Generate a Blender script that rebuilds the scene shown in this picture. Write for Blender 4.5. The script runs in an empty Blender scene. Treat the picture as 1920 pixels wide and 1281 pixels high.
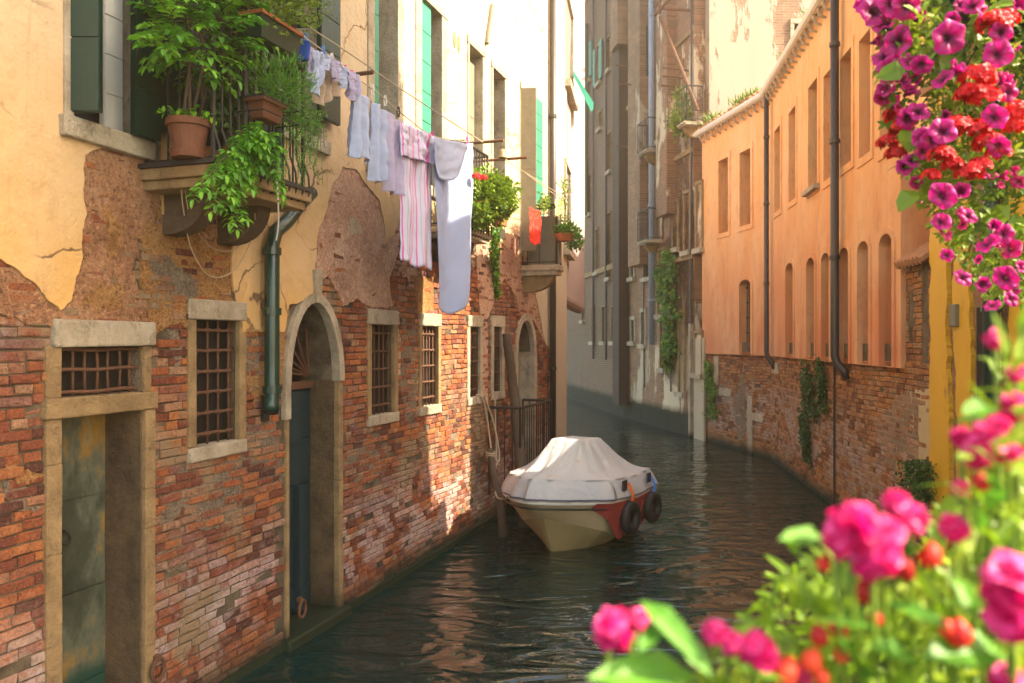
import bpy, bmesh, math, random
from mathutils import Vector, Matrix, noise
from mathutils.geometry import tessellate_polygon
random.seed(7)
sc = bpy.context.scene
COL = sc.collection
R = math.radians
# ---------------------------------------------------------------- camera, sky, sun, exposure
FPX, CAMZ = 1500.0, 2.7
cam = bpy.data.cameras.new('camera'); cam.sensor_width = 36; cam.lens = FPX/1920*36
cam.clip_start = .05; cam.clip_end = 500
cam.dof.use_dof = True; cam.dof.focus_distance = 6.0; cam.dof.aperture_fstop = cam.lens/8.6
camo = bpy.data.objects.new('camera', cam); COL.objects.link(camo)
camo.location = (0, 0, CAMZ); camo.rotation_euler = (R(90), 0, 0); sc.camera = camo
SUN_EL = R(41); SUN_DIR = Vector((.97*math.cos(SUN_EL), -.245*math.cos(SUN_EL), math.sin(SUN_EL))).normalized()
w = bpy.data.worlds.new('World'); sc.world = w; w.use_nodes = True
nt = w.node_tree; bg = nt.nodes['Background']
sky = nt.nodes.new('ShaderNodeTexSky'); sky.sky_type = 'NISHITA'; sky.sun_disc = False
sky.sun_elevation = SUN_EL; sky.sun_rotation = math.atan2(SUN_DIR.x, SUN_DIR.y)
sky.dust_density = 2.0
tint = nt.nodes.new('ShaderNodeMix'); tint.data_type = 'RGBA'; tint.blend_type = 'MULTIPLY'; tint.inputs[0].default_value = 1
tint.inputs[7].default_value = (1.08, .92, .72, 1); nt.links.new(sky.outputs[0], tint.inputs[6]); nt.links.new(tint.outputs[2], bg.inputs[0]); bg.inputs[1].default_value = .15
sl = bpy.data.lights.new('sun', 'SUN'); sl.energy = 3.4; sl.angle = R(.5); sl.color = (1, .86, .66)
so = bpy.data.objects.new('sun', sl); COL.objects.link(so)
so.rotation_euler = SUN_DIR.to_track_quat('Z', 'Y').to_euler()
sc.view_settings.view_transform = 'Standard'; sc.view_settings.look = 'None'
sc.view_settings.exposure = 2.4; sc.view_settings.gamma = 1
try:
    sc.cycles.max_bounces = 10; sc.cycles.diffuse_bounces = 6; sc.cycles.volume_bounces = 1
except Exception: pass

# ---------------------------------------------------------------- helpers
def P(px, py, Y): return Vector(((px-960)/FPX*Y, Y, CAMZ-(py-640)/FPX*Y))
class Frame:                                    # a vertical wall line from A to B; outward side is to the right of A->B seen from above
    def __init__(s, A, B):
        s.A = Vector(A); s.B = Vector(B); d = s.B-s.A; s.L = d.length; s.u = d/s.L
        s.n = Vector((s.u.y, -s.u.x)); s.rz = math.atan2(s.u.y, s.u.x)
    def w(s, a, o, z):
        p = s.A+s.u*a+s.n*o; return Vector((p.x, p.y, z))
    def hit(s, px, py, o=0.0):                  # where the line of sight meets the wall plane moved out by o
        r = (px-960)/FPX; Q = s.A+s.n*o
        t = (r*Q.y-Q.x)/(s.u.x-r*s.u.y); y = Q.y+t*s.u.y
        return t, CAMZ-(py-640)/FPX*y
    def S(s, px, o=0.0): return s.hit(px, 0, o)[0]
WM = {}
def tag(o, label=None, cat=None, group=None, kind=None):
    if label: o['label'] = label
    if cat: o['category'] = cat
    if group: o['group'] = group
    if kind: o['kind'] = kind
    return o
def thing(name, loc, label, cat, group=None, rz=0.0):
    o = bpy.data.objects.new(name, None); COL.objects.link(o); o.empty_display_size = .1
    o.location = loc; o.rotation_euler = (0, 0, rz)
    WM[o] = Matrix.Translation(Vector(loc)) @ Matrix.Rotation(rz, 4, 'Z')
    return tag(o, label, cat, group)
class MB:
    def __init__(s): s.v = []; s.f = []; s.r = []; s.cur = 0.5
    def add(s, pts, faces):
        b = len(s.v); s.v += [Vector(p) for p in pts]; s.r += [s.cur]*len(pts)
        s.f += [tuple(b+i for i in f) for f in faces]; return b
    def quad(s, a, b, c, d): s.add([a, b, c, d], [(0, 1, 2, 3)])
    def hexa(s, p): s.add(p, [(0,3,2,1),(4,5,6,7),(0,1,5,4),(1,2,6,5),(2,3,7,6),(3,0,4,7)])
    def box(s, F, s0, s1, o0, o1, z0, z1, j=0.0):   # box in wall coordinates
        q = [F.w(a, o, z) for z in (z0, z1) for a, o in ((s0,o0),(s1,o0),(s1,o1),(s0,o1))]
        if j: q = [p+Vector([random.uniform(-j, j) for _ in range(3)]) for p in q]
        s.hexa(q)
    def cbox(s, c, sx, sy, sz, rz=0.0):
        m = Matrix.Rotation(rz, 3, 'Z'); c = Vector(c)
        s.hexa([c+m@Vector((x*sx/2, y*sy/2, z*sz/2)) for z in (-1,1) for x, y in ((-1,-1),(1,-1),(1,1),(-1,1))])
    def tube(s, pts, r, n=8, cap=True):
        pts = [Vector(p) for p in pts]; k = len(pts); rs = r if isinstance(r, (list, tuple)) else [r]*k
        up = None; vs = []
        for i, p in enumerate(pts):
            t = (pts[min(i+1, k-1)]-pts[max(i-1, 0)])
            if t.length < 1e-9: t = Vector((0, 0, 1))
            t.normalize()
            if up is None: up = t.orthogonal().normalized()
            up = up-t*up.dot(t)
            if up.length < 1e-6: up = t.orthogonal()
            up.normalize(); bi = t.cross(up)
            for j in range(n):
                a = 2*math.pi*j/n; vs.append(p+(up*math.cos(a)+bi*math.sin(a))*rs[i])
        fs = [(i*n+j, i*n+(j+1) % n, (i+1)*n+(j+1) % n, (i+1)*n+j) for i in range(k-1) for j in range(n)]
        if cap: fs += [tuple(range(n-1, -1, -1)), tuple((k-1)*n+j for j in range(n))]
        s.add(vs, fs)
    def lathe(s, c, prof, n=20, rot=None):
        c = Vector(c); vs = []
        for r, z in prof:
            for j in range(n):
                a = 2*math.pi*j/n; p = Vector((r*math.cos(a), r*math.sin(a), z))
                if rot: p = rot@p
                vs.append(c+p)
        k = len(prof)
        s.add(vs, [(i*n+j, i*n+(j+1) % n, (i+1)*n+(j+1) % n, (i+1)*n+j) for i in range(k-1) for j in range(n)])
    def torus(s, c, R1, r, ax, n=28, m=10, ridge=0):
        c = Vector(c); ax = Vector(ax).normalized(); e = ax.orthogonal().normalized(); g = ax.cross(e); vs = []
        for i in range(n):
            a = 2*math.pi*i/n; d = e*math.cos(a)+g*math.sin(a)
            for j in range(m):
                b = 2*math.pi*j/m; rr = r*(1+ridge*(i % 2)*(math.cos(b) > .2))
                vs.append(c+d*(R1+rr*math.cos(b))+ax*rr*math.sin(b))
        s.add(vs, [(i*m+j, i*m+(j+1) % m, ((i+1) % n)*m+(j+1) % m, ((i+1) % n)*m+j) for i in range(n) for j in range(m)])
    def grid(s, fn, nu, nv):
        vs = [fn(i/nu, j/nv) for i in range(nu+1) for j in range(nv+1)]; q = nv+1
        s.add(vs, [(i*q+j, (i+1)*q+j, (i+1)*q+j+1, i*q+j+1) for i in range(nu) for j in range(nv)])
    def slab(s, F, outer, holes, o0, o1, back=False):    # flat sheet of thickness o0..o1 with holes, from (s,z) outlines
        loops = [outer]+holes; tri = tessellate_polygon([[Vector((a, z, 0)) for a, z in l] for l in loops])
        flat = [p for l in loops for p in l]
        s.add([F.w(a, o1, z) for a, z in flat], [tuple(t) for t in tri])
        if back: s.add([F.w(a, o0, z) for a, z in flat], [tuple(t) for t in tri])
        for l in loops:
            n = len(l)
            for i in range(n):
                (a, z), (b, y) = l[i], l[(i+1) % n]
                s.quad(F.w(a, o0, z), F.w(b, o0, y), F.w(b, o1, y), F.w(a, o1, z))
    def build(s, name, mat, parent=None, smooth=False, loc=None, bevel=0, solid=0, weld=False):
        if parent is not None: M = WM[parent]
        else: M = Matrix.Translation(Vector(loc if loc is not None else (0, 0, 0)))
        I = M.inverted(); me = bpy.data.meshes.new(name)
        me.from_pydata([tuple(I@v) for v in s.v], [], s.f)
        at = me.attributes.new('rnd', 'FLOAT', 'POINT'); at.data.foreach_set('value', s.r)
        if weld or smooth:
            bm = bmesh.new(); bm.from_mesh(me)
            if weld: bmesh.ops.remove_doubles(bm, verts=bm.verts, dist=1e-4)
            bmesh.ops.recalc_face_normals(bm, faces=bm.faces); bm.to_mesh(me); bm.free()
        me.materials.append(mat)
        if smooth: me.polygons.foreach_set('use_smooth', [True]*len(me.polygons))
        o = bpy.data.objects.new(name, me); COL.objects.link(o)
        if parent is not None: o.parent = parent; WM[o] = M
        else: o.location = M.translation
        if solid:
            md = o.modifiers.new('solid', 'SOLIDIFY'); md.thickness = solid
        if bevel:
            md = o.modifiers.new('bevel', 'BEVEL'); md.width = bevel; md.segments = 2; md.limit_method = 'ANGLE'; md.harden_normals = False
        return o
def rect(s0, s1, z0, z1): return [(s0, z0), (s1, z0), (s1, z1), (s0, z1)]
def archloop(s0, s1, z0, zs, zt, n=14):           # opening with a rounded head: springs at zs, crown at zt
    c = (s0+s1)/2; h = (s1-s0)/2
    return [(s0, z0), (s1, z0)]+[(c+h*math.cos(math.pi*i/n), zs+(zt-zs)*math.sin(math.pi*i/n)) for i in range(n+1)]
def rag(pts, step=.05, amp=.02, seed=0, fixed=()):
    step *= .55
    out = []
    n = len(pts)
    for i in range(n):
        (a, z), (b, y) = pts[i], pts[(i+1) % n]
        L = math.hypot(b-a, y-z); k = max(1, int(L/step))
        for j in range(k):
            t = j/k; q = Vector((a+(b-a)*t, z+(y-z)*t, seed*3.1))
            if i in fixed: out.append((q.x, q.y)); continue
            d = noise.noise_vector(q*3.5)*amp*1.6+noise.noise_vector(q*12)*amp*.9+noise.noise_vector(q*31)*amp*.45
            out.append((q.x+d.x, q.y+d.y))
    return out

# ---------------------------------------------------------------- materials
class NT:
    def __init__(s, name):
        s.m = bpy.data.materials.new(name); s.m.use_nodes = True; s.t = s.m.node_tree; s.b = s.t.nodes['Principled BSDF']
        s.tc = s.t.nodes.new('ShaderNodeTexCoord').outputs['Object']
    def set(s, node, k, v):
        if hasattr(v, 'is_linked') or isinstance(v, bpy.types.NodeSocket): s.t.links.new(v, node.inputs[k])
        elif v is not None:
            if isinstance(v, (tuple, list)) and len(v) == 3 and node.inputs[k].type == 'RGBA': v = (*v, 1)
            node.inputs[k].default_value = v
    def mp(s, sc_=(1, 1, 1), loc=(0, 0, 0), rot=(0, 0, 0), v=None):
        n = s.t.nodes.new('ShaderNodeMapping'); s.set(n, 'Vector', v or s.tc)
        n.inputs['Scale'].default_value = sc_; n.inputs['Location'].default_value = loc; n.inputs['Rotation'].default_value = rot
        return n.outputs[0]
    def noise(s, scale=5, detail=4, rough=.55, v=None, dist=0):
        n = s.t.nodes.new('ShaderNodeTexNoise'); s.set(n, 'Vector', v or s.tc); s.set(n, 'Scale', scale); s.set(n, 'Detail', detail)
        s.set(n, 'Roughness', rough); s.set(n, 'Distortion', dist); return n.outputs['Fac']
    def vor(s, scale=5, v=None, out='Distance'):
        n = s.t.nodes.new('ShaderNodeTexVoronoi'); s.set(n, 'Vector', v or s.tc); s.set(n, 'Scale', scale); return n.outputs[out]
    def wave(s, scale=5, dist=1, v=None, dirn='X', detail=2):
        n = s.t.nodes.new('ShaderNodeTexWave'); n.bands_direction = dirn; s.set(n, 'Vector', v or s.tc); s.set(n, 'Scale', scale); s.set(n, 'Distortion', dist); s.set(n, 'Detail', detail); return n.outputs['Fac']
    def ramp(s, f, stops):
        n = s.t.nodes.new('ShaderNodeValToRGB'); s.set(n, 'Fac', f); e = n.color_ramp.elements
        while len(e) < len(stops): e.new(.5)
        for i, (p, c) in enumerate(stops):
            if not isinstance(c, (tuple, list)): c = (c, c, c)
            e[i].position = p; e[i].color = (*c[:3], 1)
        return n.outputs[0]
    def mix(s, f, a, b, mode='MIX'):
        n = s.t.nodes.new('ShaderNodeMix'); n.data_type = 'RGBA'; n.blend_type = mode
        s.set(n, 0, f)
        for k, v in ((6, a), (7, b)):
            if isinstance(v, (int, float)): v = (v, v, v)
            if isinstance(v, (tuple, list)): n.inputs[k].default_value = (*v[:3], 1)
            else: s.t.links.new(v, n.inputs[k])
        return n.outputs[2]
    def math(s, op, a, b=0.0, c=None):
        n = s.t.nodes.new('ShaderNodeMath'); n.operation = op; s.set(n, 0, a); s.set(n, 1, b)
        if c is not None: s.set(n, 2, c)
        return n.outputs[0]
    def z(s):
        n = s.t.nodes.new('ShaderNodeSeparateXYZ'); s.set(n, 0, s.tc); return n.outputs[2]
    def x(s):
        n = s.t.nodes.new('ShaderNodeSeparateXYZ'); s.set(n, 0, s.tc); return n.outputs[0]
    def attr(s, name='rnd'):
        n = s.t.nodes.new('ShaderNodeAttribute'); n.attribute_name = name; return n.outputs['Fac']
    def span(s, v, a, b):                         # 0 below a, 1 above b
        n = s.t.nodes.new('ShaderNodeMapRange'); s.set(n, 0, v); n.inputs[1].default_value = a; n.inputs[2].default_value = b; return n.outputs[0]
    def bump(s, h, strength=.5, dist=.01, prev=None):
        n = s.t.nodes.new('ShaderNodeBump'); s.set(n, 'Height', h); n.inputs['Strength'].default_value = strength; n.inputs['Distance'].default_value = dist
        if prev is not None: s.set(n, 'Normal', prev)
        return n.outputs[0]
    def done(s, col=None, rough=.8, nrm=None, **kw):
        s.set(s.b, 'Base Color', col); s.set(s.b, 'Roughness', rough)
        if nrm is not None: s.set(s.b, 'Normal', nrm)
        for k, v in kw.items(): s.set(s.b, k.replace('_', ' '), v)
        return s.m
def damp(n, col, wet=.45, top=.16):               # dark wet foot with green algae at the water line
    zz = n.math('ADD', n.z(), n.math('MULTIPLY', n.noise(1.7, 4), -.22))
    c = n.mix(n.span(zz, top, top-.22), col, (.028, .03, .012))
    return n.mix(n.span(zz, top-.16, top-.28), c, (.006, .016, .006))
def m_brick(name, cols, smear, smearcol, salt=(.15, .75), saltamt=.7, saltcol=(.60, .48, .46)):
    n = NT(name); r = n.attr()
    c = n.ramp(r, cols)
    c = n.mix(n.math('MULTIPLY', n.span(n.noise(16, 6, .75), .35, .65), .75), c, n.mix(.65, c, (.07, .03, .018)))
    c = n.mix(n.math('MULTIPLY', n.span(n.noise(38, 5, .8), .53, .66), .75), c, n.mix(.5, c, (.55, .34, .20)))
    c = n.mix(n.math('MULTIPLY', n.span(n.noise(60, 4, .8), .48, .34), .85), c, (.03, .014, .01))
    big = n.noise(.7, 4, .6, v=n.mp((1, 1, 1), (3, 7, 2)))
    c = n.mix(n.math('MULTIPLY', n.span(big, .50, .68), .6), c, n.mix(.6, c, (.10, .05, .045)))
    # patches smeared with mortar
    c = n.mix(n.span(n.math('ADD', n.noise(.9, 6, .65), n.math('MULTIPLY', n.noise(9, 3), .12)), smear, smear+.07), c, smearcol)
    # salt blooming above the tide line
    zf = n.math('MULTIPLY', n.span(n.z(), salt[0], salt[0]+.25), n.span(n.z(), salt[1]+.5, salt[1]))
    sf = n.math('MULTIPLY', zf, n.span(n.math('ADD', n.noise(1.6, 5, .6), n.math('MULTIPLY', r, .18)), .52, .66))
    c = n.mix(n.math('MULTIPLY', sf, n.math('MULTIPLY', n.span(n.noise(35, 4, .7), .30, .56), saltamt)), c, saltcol)
    sf2 = n.math('MULTIPLY', n.span(n.noise(2.3, 5, .6, v=n.mp(loc=(9, 3, 4))), .56, .68), n.span(n.noise(24, 3), .42, .6))
    c = n.mix(n.math('MULTIPLY', sf2, .4), c, (.48, .38, .34))
    c = damp(n, c)
    return n.done(c, .9, n.bump(n.noise(55, 6, .8), 1.0, .018, n.bump(n.noise(18, 4, .6), .9, .035)))
MBRICK = m_brick('old_brick', [(0, (.10, .022, .012)), (.2, (.27, .055, .016)), (.4, (.46, .115, .025)), (.58, (.60, .20, .045)), (.72, (.36, .10, .05)), (.86, (.56, .31, .15)), (1, (.30, .12, .09))], .60, (.30, .20, .11))
MBRICK2 = m_brick('orange_brick', [(0, (.26, .075, .02)), (.3, (.56, .19, .04)), (.6, (.70, .29, .07)), (.85, (.60, .32, .15)), (1, (.38, .17, .08))], .66, (.38, .25, .14), (.3, 1.3), .8, (.50, .40, .36))
def m_mortar():
    n = NT('mortar'); c = n.ramp(n.noise(3, 6, .7), [(.35, (.03, .02, .012)), (.52, (.12, .09, .055)), (.72, (.24, .18, .11))])
    return n.done(damp(n, c), .95, n.bump(n.noise(60, 5, .7), .8, .01))
MMORTAR = m_mortar()
def m_cream():
    n = NT('cream_plaster'); g = n.span(n.z(), 5.4, 2.9)
    base = n.mix(g, (.54, .43, .30), (.58, .33, .09))
    base = n.mix(n.span(n.x(), 4.0, 5.2), base, n.mix(g, (.52, .42, .27), (.60, .35, .11)))
    base = n.mix(n.math('MULTIPLY', n.span(n.noise(1.1, 6, .6), .45, .7), .5), base, (.60, .45, .30))
    st = n.noise(2.2, 5, .65, v=n.mp((2.2, 1, .35)))
    base = n.mix(n.math('MULTIPLY', n.span(st, .5, .75), .45), base, (.46, .30, .15))
    base = n.mix(n.span(n.noise(34, 5, .8, v=n.mp((1, 1, .6))), .68, .74), base, (.33, .20, .10))
    base = n.mix(n.math('MULTIPLY', n.span(n.noise(6, 8, .75), .5, .72), .5), base, (.40, .24, .10))
    base = n.mix(n.math('MULTIPLY', n.span(n.noise(5, 6, .7, v=n.mp((3, 1, .3), (2, 0, 5))), .56, .72), .4), base, (.30, .18, .08))
    vv = n.t.nodes.new('ShaderNodeTexVoronoi'); vv.feature = 'DISTANCE_TO_EDGE'; n.set(vv, 'Scale', 1.3); n.set(vv, 'Vector', n.mp((1, 1, 1)))
    wob = n.t.nodes.new('ShaderNodeMix'); wob.data_type = 'RGBA'; nz = n.t.nodes.new('ShaderNodeTexNoise'); n.set(nz, 'Vector', n.tc); nz.inputs['Scale'].default_value = 4; nz.inputs['Detail'].default_value = 6
    n.set(wob, 0, .22); n.t.links.new(n.tc, wob.inputs[6]); n.t.links.new(nz.outputs['Color'], wob.inputs[7]); n.t.links.new(wob.outputs[2], vv.inputs['Vector'])
    crack = n.math('MULTIPLY', n.span(vv.outputs['Distance'], .012, .003), n.span(n.noise(.9, 3), .48, .58))
    base = n.mix(crack, base, (.16, .09, .04))
    return n.done(base, .9, n.bump(n.noise(30, 6, .7), .5, .014, n.bump(n.noise(2.2, 5, .6), .8, .06)))
MCREAM = m_cream()
def m_render(name, a, b, c_, bs=1.0):
    n = NT(name); big = n.noise(2.2, 6, .7); f = n.noise(24, 8, .8); pit = n.noise(45, 4, .75, v=n.mp((1, 1, 1), (5, 2, 1)))
    c = n.ramp(n.math('ADD', n.math('MULTIPLY', big, .55), n.math('MULTIPLY', f, .45)), [(.36, a), (.5, b), (.63, c_)])
    c = n.mix(n.math('MULTIPLY', n.span(pit, .47, .33), .85*min(1, bs)), c, tuple(x*.22 for x in a))
    c = n.mix(n.math('MULTIPLY', n.span(pit, .56, .68), .7), c, tuple(min(1, x*1.5) for x in c_))
    hh = n.math('ADD', n.math('MULTIPLY', pit, 1.0), n.math('MULTIPLY', f, .8))
    return n.done(damp(n, c), .95, n.bump(hh, bs, .035, n.bump(n.noise(5, 6, .7), .9*bs, .09)))
MBROWN = m_render('brown_render', (.26, .11, .045), (.50, .24, .115), (.62, .36, .20))
MTAN = m_render('tan_render', (.26, .11, .03), (.48, .23, .07), (.56, .33, .13))
MMAUVE = m_render('mauve_render', (.32, .16, .10), (.54, .31, .20), (.66, .45, .32), .7)
MGREYR = m_render('grey_render', (.16, .11, .07), (.27, .20, .13), (.36, .29, .20))
def m_stone(name, a, b, dark=.5):
    n = NT(name); c = n.ramp(n.noise(3.5, 8, .7), [(.3, a), (.65, b)])
    c = n.mix(n.math('MULTIPLY', n.span(n.noise(7, 6, .75, v=n.mp((1, 1, .5))), .55, .72), dark), c, (.11, .09, .06))
    c = n.mix(n.span(n.vor(26), .06, .0), c, (.1, .075, .05))
    return n.done(damp(n, c), .85, n.bump(n.noise(40, 6, .75), 1.0, .02, n.bump(n.noise(9, 6, .7), .9, .05)))
MSTONE = m_stone('istrian_stone', (.32, .25, .16), (.60, .51, .37), .85)
MSTONE_O = m_stone('ochre_stone', (.20, .12, .05), (.44, .29, .13), .8)
MBRK = m_stone('shadowed_stone', (.07, .045, .025), (.16, .10, .055), .7)  # bracket stone darkened to paint in the shadow under the balconies
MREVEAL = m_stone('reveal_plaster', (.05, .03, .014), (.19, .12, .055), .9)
def m_paint(name, col, col2, edge=.62, rough=.45, vert=True):
    n = NT(name); c = n.mix(n.span(n.noise(5, 7, .7, v=n.mp((1, 1, .25) if vert else (1, 1, 1))), edge, edge+.08), col, col2)
    c = n.mix(n.math('MULTIPLY', n.noise(2, 4), .5), c, tuple(x*.5 for x in col))
    return n.done(c, rough, n.bump(n.noise(18, 4, .6, v=n.mp((1, 1, .15))), .4, .006))
MGREEN = m_paint('dark_green_paint', (.004, .032, .02), (.008, .055, .032), .6, .4)
MGREENL = m_paint('sea_green_paint', (.03, .27, .17), (.06, .33, .21), .6, .5)
MWHITEP = m_paint('white_painted_wood', (.62, .62, .58), (.45, .43, .38), .66, .5)
MDOORT = m_paint('teal_door_paint', (.012, .035, .042), (.06, .08, .08), .6, .55)
def m_olddoor():
    n = NT('old_door_paint'); f = n.noise(2.2, 7, .7, v=n.mp((1, 1, .55)))
    c = n.ramp(f, [(.30, (.010, .016, .010)), (.45, (.04, .05, .03)), (.53, (.09, .10, .07)), (.615, (.26, .14, .02)), (.655, (.24, .19, .09)), (.74, (.04, .035, .02))])
    c = n.mix(n.span(n.z(), .55, .45), c, (.008, .045, .03))
    return n.done(c, .6, n.bump(f, .5, .01, n.bump(n.noise(40, 4), .5, .005)))
MOLDDOOR = m_olddoor()
def simple(name, col, rough=.6, var=.3, scale=12, bump=.3, **kw):
    n = NT(name); c = n.mix(n.noise(scale, 5, .65), tuple(x*(1-var) for x in col), tuple(min(1, x*(1+var)) for x in col))
    return n.done(c, rough, n.bump(n.noise(scale*4, 4, .7), bump, .012), **kw)
MRUST = simple('rusty_iron', (.13, .055, .025), .75, .6, 40, .8)
MIRON = simple('black_iron', (.022, .018, .015), .5, .5, 30, .5)
MPIPE = simple('green_pipe_paint', (.006, .035, .024), .25, .4, 6, .2, Specular_IOR_Level=.6)
MDPIPE = simple('dark_pipe', (.035, .028, .025), .45, .4, 6, .2)
MSHAFT = simple('brown_timber', (.045, .025, .014), .8, .4, 2, .3)
MBPIPE = simple('pale_blue_pipe', (.30, .36, .44), .5, .2, 6, .2)
MDARK = simple('dark_interior', (.006, .005, .004), .9, .3, 5)
MGLASS = simple('dim_glass', (.03, .035, .04), .15, .3, 3, .05)
MWOOD = simple('weathered_wood', (.075, .05, .03), .85, .5, 9, .8)
MGREYW = simple('grey_shutter_wood', (.20, .18, .12), .8, .3, 9, .5)
MTERRA = simple('terracotta', (.40, .12, .04), .75, .35, 14, .4)
MTERRAD = simple('aged_terracotta', (.13, .045, .02), .75, .5, 7, .5)
MSOIL = simple('soil', (.05, .03, .02), .95, .4, 30, .9)
MBRONZE = simple('bronze_bell', (.30, .20, .08), .5, .3, 9, .3)
MWIRE = simple('cable', (.42, .33, .22), .7, .2, 9, .1)
MROPE = simple('rope', (.45, .36, .24), .9, .3, 60, .8)
MTILE = simple('roof_tile', (.42, .19, .09), .85, .4, 7, .6)
MPINK = simple('pale_pink_plaster', (.40, .32, .30), .85, .12, 2, .25)
MCREAM2 = simple('pale_plaster', (.50, .42, .29), .85, .1, 2, .25)
MYEL = m_paint('yellow_paint', (.80, .44, .02), (.30, .17, .07), .60, .6)
MRED = simple('red_cloth', (.80, .03, .01), .8, .15, 5, .2)
def m_wicker():
    n = NT('wicker_screen'); v = n.mp((1, 1, 1))
    f = n.math('MULTIPLY', n.wave(34, .5, v, 'X'), n.wave(60, .4, v, 'Z'))
    return n.done(n.ramp(f, [(.1, (.004, .003, .002)), (.6, (.04, .025, .012))]), .9, n.bump(f, .8, .01))
MWICK = m_wicker()
def m_orange():
    n = NT('orange_plaster'); f = n.noise(1.2, 6, .6, v=n.mp((1, 1, .35)))
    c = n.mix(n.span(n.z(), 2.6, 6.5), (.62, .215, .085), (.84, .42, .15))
    c = n.mix(n.math('MULTIPLY', n.span(f, .42, .66), .7), c, (.80, .50, .26))
    c = n.mix(n.math('MULTIPLY', n.span(n.noise(4.5, 8, .75, v=n.mp((1, 1, .6), (8, 1, 3))), .50, .70), .5), c, (.46, .19, .08))
    c = n.mix(n.math('MULTIPLY', n.span(n.noise(7, 5, .7, v=n.mp((3, 1, .12), (1, 2, 5))), .58, .72), .5), c, (.34, .12, .05))
    c = n.mix(n.math('MULTIPLY', n.span(n.noise(3, 5, .7, v=n.mp((2, 1, .12), (4, 2, 0))), .55, .75), .45), c, (.45, .15, .05))
    c = n.mix(n.math('MULTIPLY', n.span(n.noise(11, 5, .8, v=n.mp((1, 1, .8))), .70, .78), .5), c, (.34, .13, .05))
    return n.done(c, .85, n.bump(n.noise(20, 5), .2, .008, n.bump(n.noise(1.3, 3), .5, .03)))
MORANGE = m_orange()
MPANEL = m_render('terracotta_panel', (.12, .035, .012), (.19, .06, .02), (.27, .09, .03), .4)
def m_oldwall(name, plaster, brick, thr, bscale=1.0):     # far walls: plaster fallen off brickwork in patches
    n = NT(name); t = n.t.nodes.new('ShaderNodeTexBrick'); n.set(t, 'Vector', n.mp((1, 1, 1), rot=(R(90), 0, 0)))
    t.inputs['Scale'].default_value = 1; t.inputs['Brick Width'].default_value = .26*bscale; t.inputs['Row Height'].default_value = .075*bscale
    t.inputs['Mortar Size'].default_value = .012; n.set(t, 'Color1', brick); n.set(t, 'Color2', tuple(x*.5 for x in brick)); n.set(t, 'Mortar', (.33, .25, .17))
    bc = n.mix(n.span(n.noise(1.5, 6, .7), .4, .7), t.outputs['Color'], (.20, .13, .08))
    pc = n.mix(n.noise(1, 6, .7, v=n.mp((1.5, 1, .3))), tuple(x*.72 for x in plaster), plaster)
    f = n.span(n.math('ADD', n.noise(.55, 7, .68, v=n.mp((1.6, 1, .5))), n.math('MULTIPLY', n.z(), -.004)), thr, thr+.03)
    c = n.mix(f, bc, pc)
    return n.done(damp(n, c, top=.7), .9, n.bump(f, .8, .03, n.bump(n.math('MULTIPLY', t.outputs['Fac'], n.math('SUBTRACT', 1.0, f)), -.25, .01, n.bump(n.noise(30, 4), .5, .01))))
MOLD1 = m_oldwall('peeling_brick_wall', (.78, .63, .42), (.42, .17, .07), .49)
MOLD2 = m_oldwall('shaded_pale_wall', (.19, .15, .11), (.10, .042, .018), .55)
MOLD3 = m_oldwall('brown_brick_wall', (.62, .50, .34), (.42, .20, .09), .54)
MWHITEB = m_oldwall('weathered_white_wall', (.42, .39, .30), (.34, .18, .10), .40)
MPATCH = m_oldwall('old_patched_wall', (.62, .47, .26), (.40, .2, .1), .45)
def m_leaf(name, a, b, c_=None, tr=.35):
    n = NT(name); st = [(0, a), (1, b)] if c_ is None else [(0, a), (.6, b), (1, c_)]
    c = n.ramp(n.attr(), st); m = n.done(c, .5)
    t = n.t.nodes.new('ShaderNodeBsdfTranslucent'); n.t.links.new(c, t.inputs[0])
    mx = n.t.nodes.new('ShaderNodeMixShader'); mx.inputs[0].default_value = tr
    n.t.links.new(n.b.outputs[0], mx.inputs[1]); n.t.links.new(t.outputs[0], mx.inputs[2])
    n.t.links.new(mx.outputs[0], n.t.nodes['Material Output'].inputs[0]); return m
MLEAF = m_leaf('bright_leaves', (.035, .12, .012), (.11, .30, .02), (.26, .46, .03))
MLEAFD = m_leaf('dark_leaves', (.012, .05, .012), (.04, .12, .02), (.10, .20, .03))
MLEAFY = m_leaf('yellow_green_leaves', (.05, .11, .006), (.17, .27, .012), (.32, .40, .02))
MLEAFS = m_leaf('shrub_leaves', (.04, .16, .01), (.13, .36, .02), (.30, .62, .03), .4)
MLEAFB = m_leaf('luminous_leaves', (.06, .14, .006), (.22, .36, .012), (.44, .52, .03), .45)
MPET = m_leaf('magenta_petals', (.07, .0, .03), (.50, .0, .15), (.76, .01, .30), .3)
MPETD = m_leaf('crimson_petals', (.16, .0, .03), (.52, .0, .12), (.70, .02, .20), .3)
MGER = m_leaf('scarlet_petals', (.5, .0, .005), (.80, .004, .01), (.92, .03, .03), .3)
MROSE = m_leaf('rose_pink_petals', (.50, .0, .08), (.84, .0, .19), (.92, .12, .38), .35)
MBUD = m_leaf('red_buds', (.35, .0, .0), (.70, .01, .01), (.85, .08, .02), .2)
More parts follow.
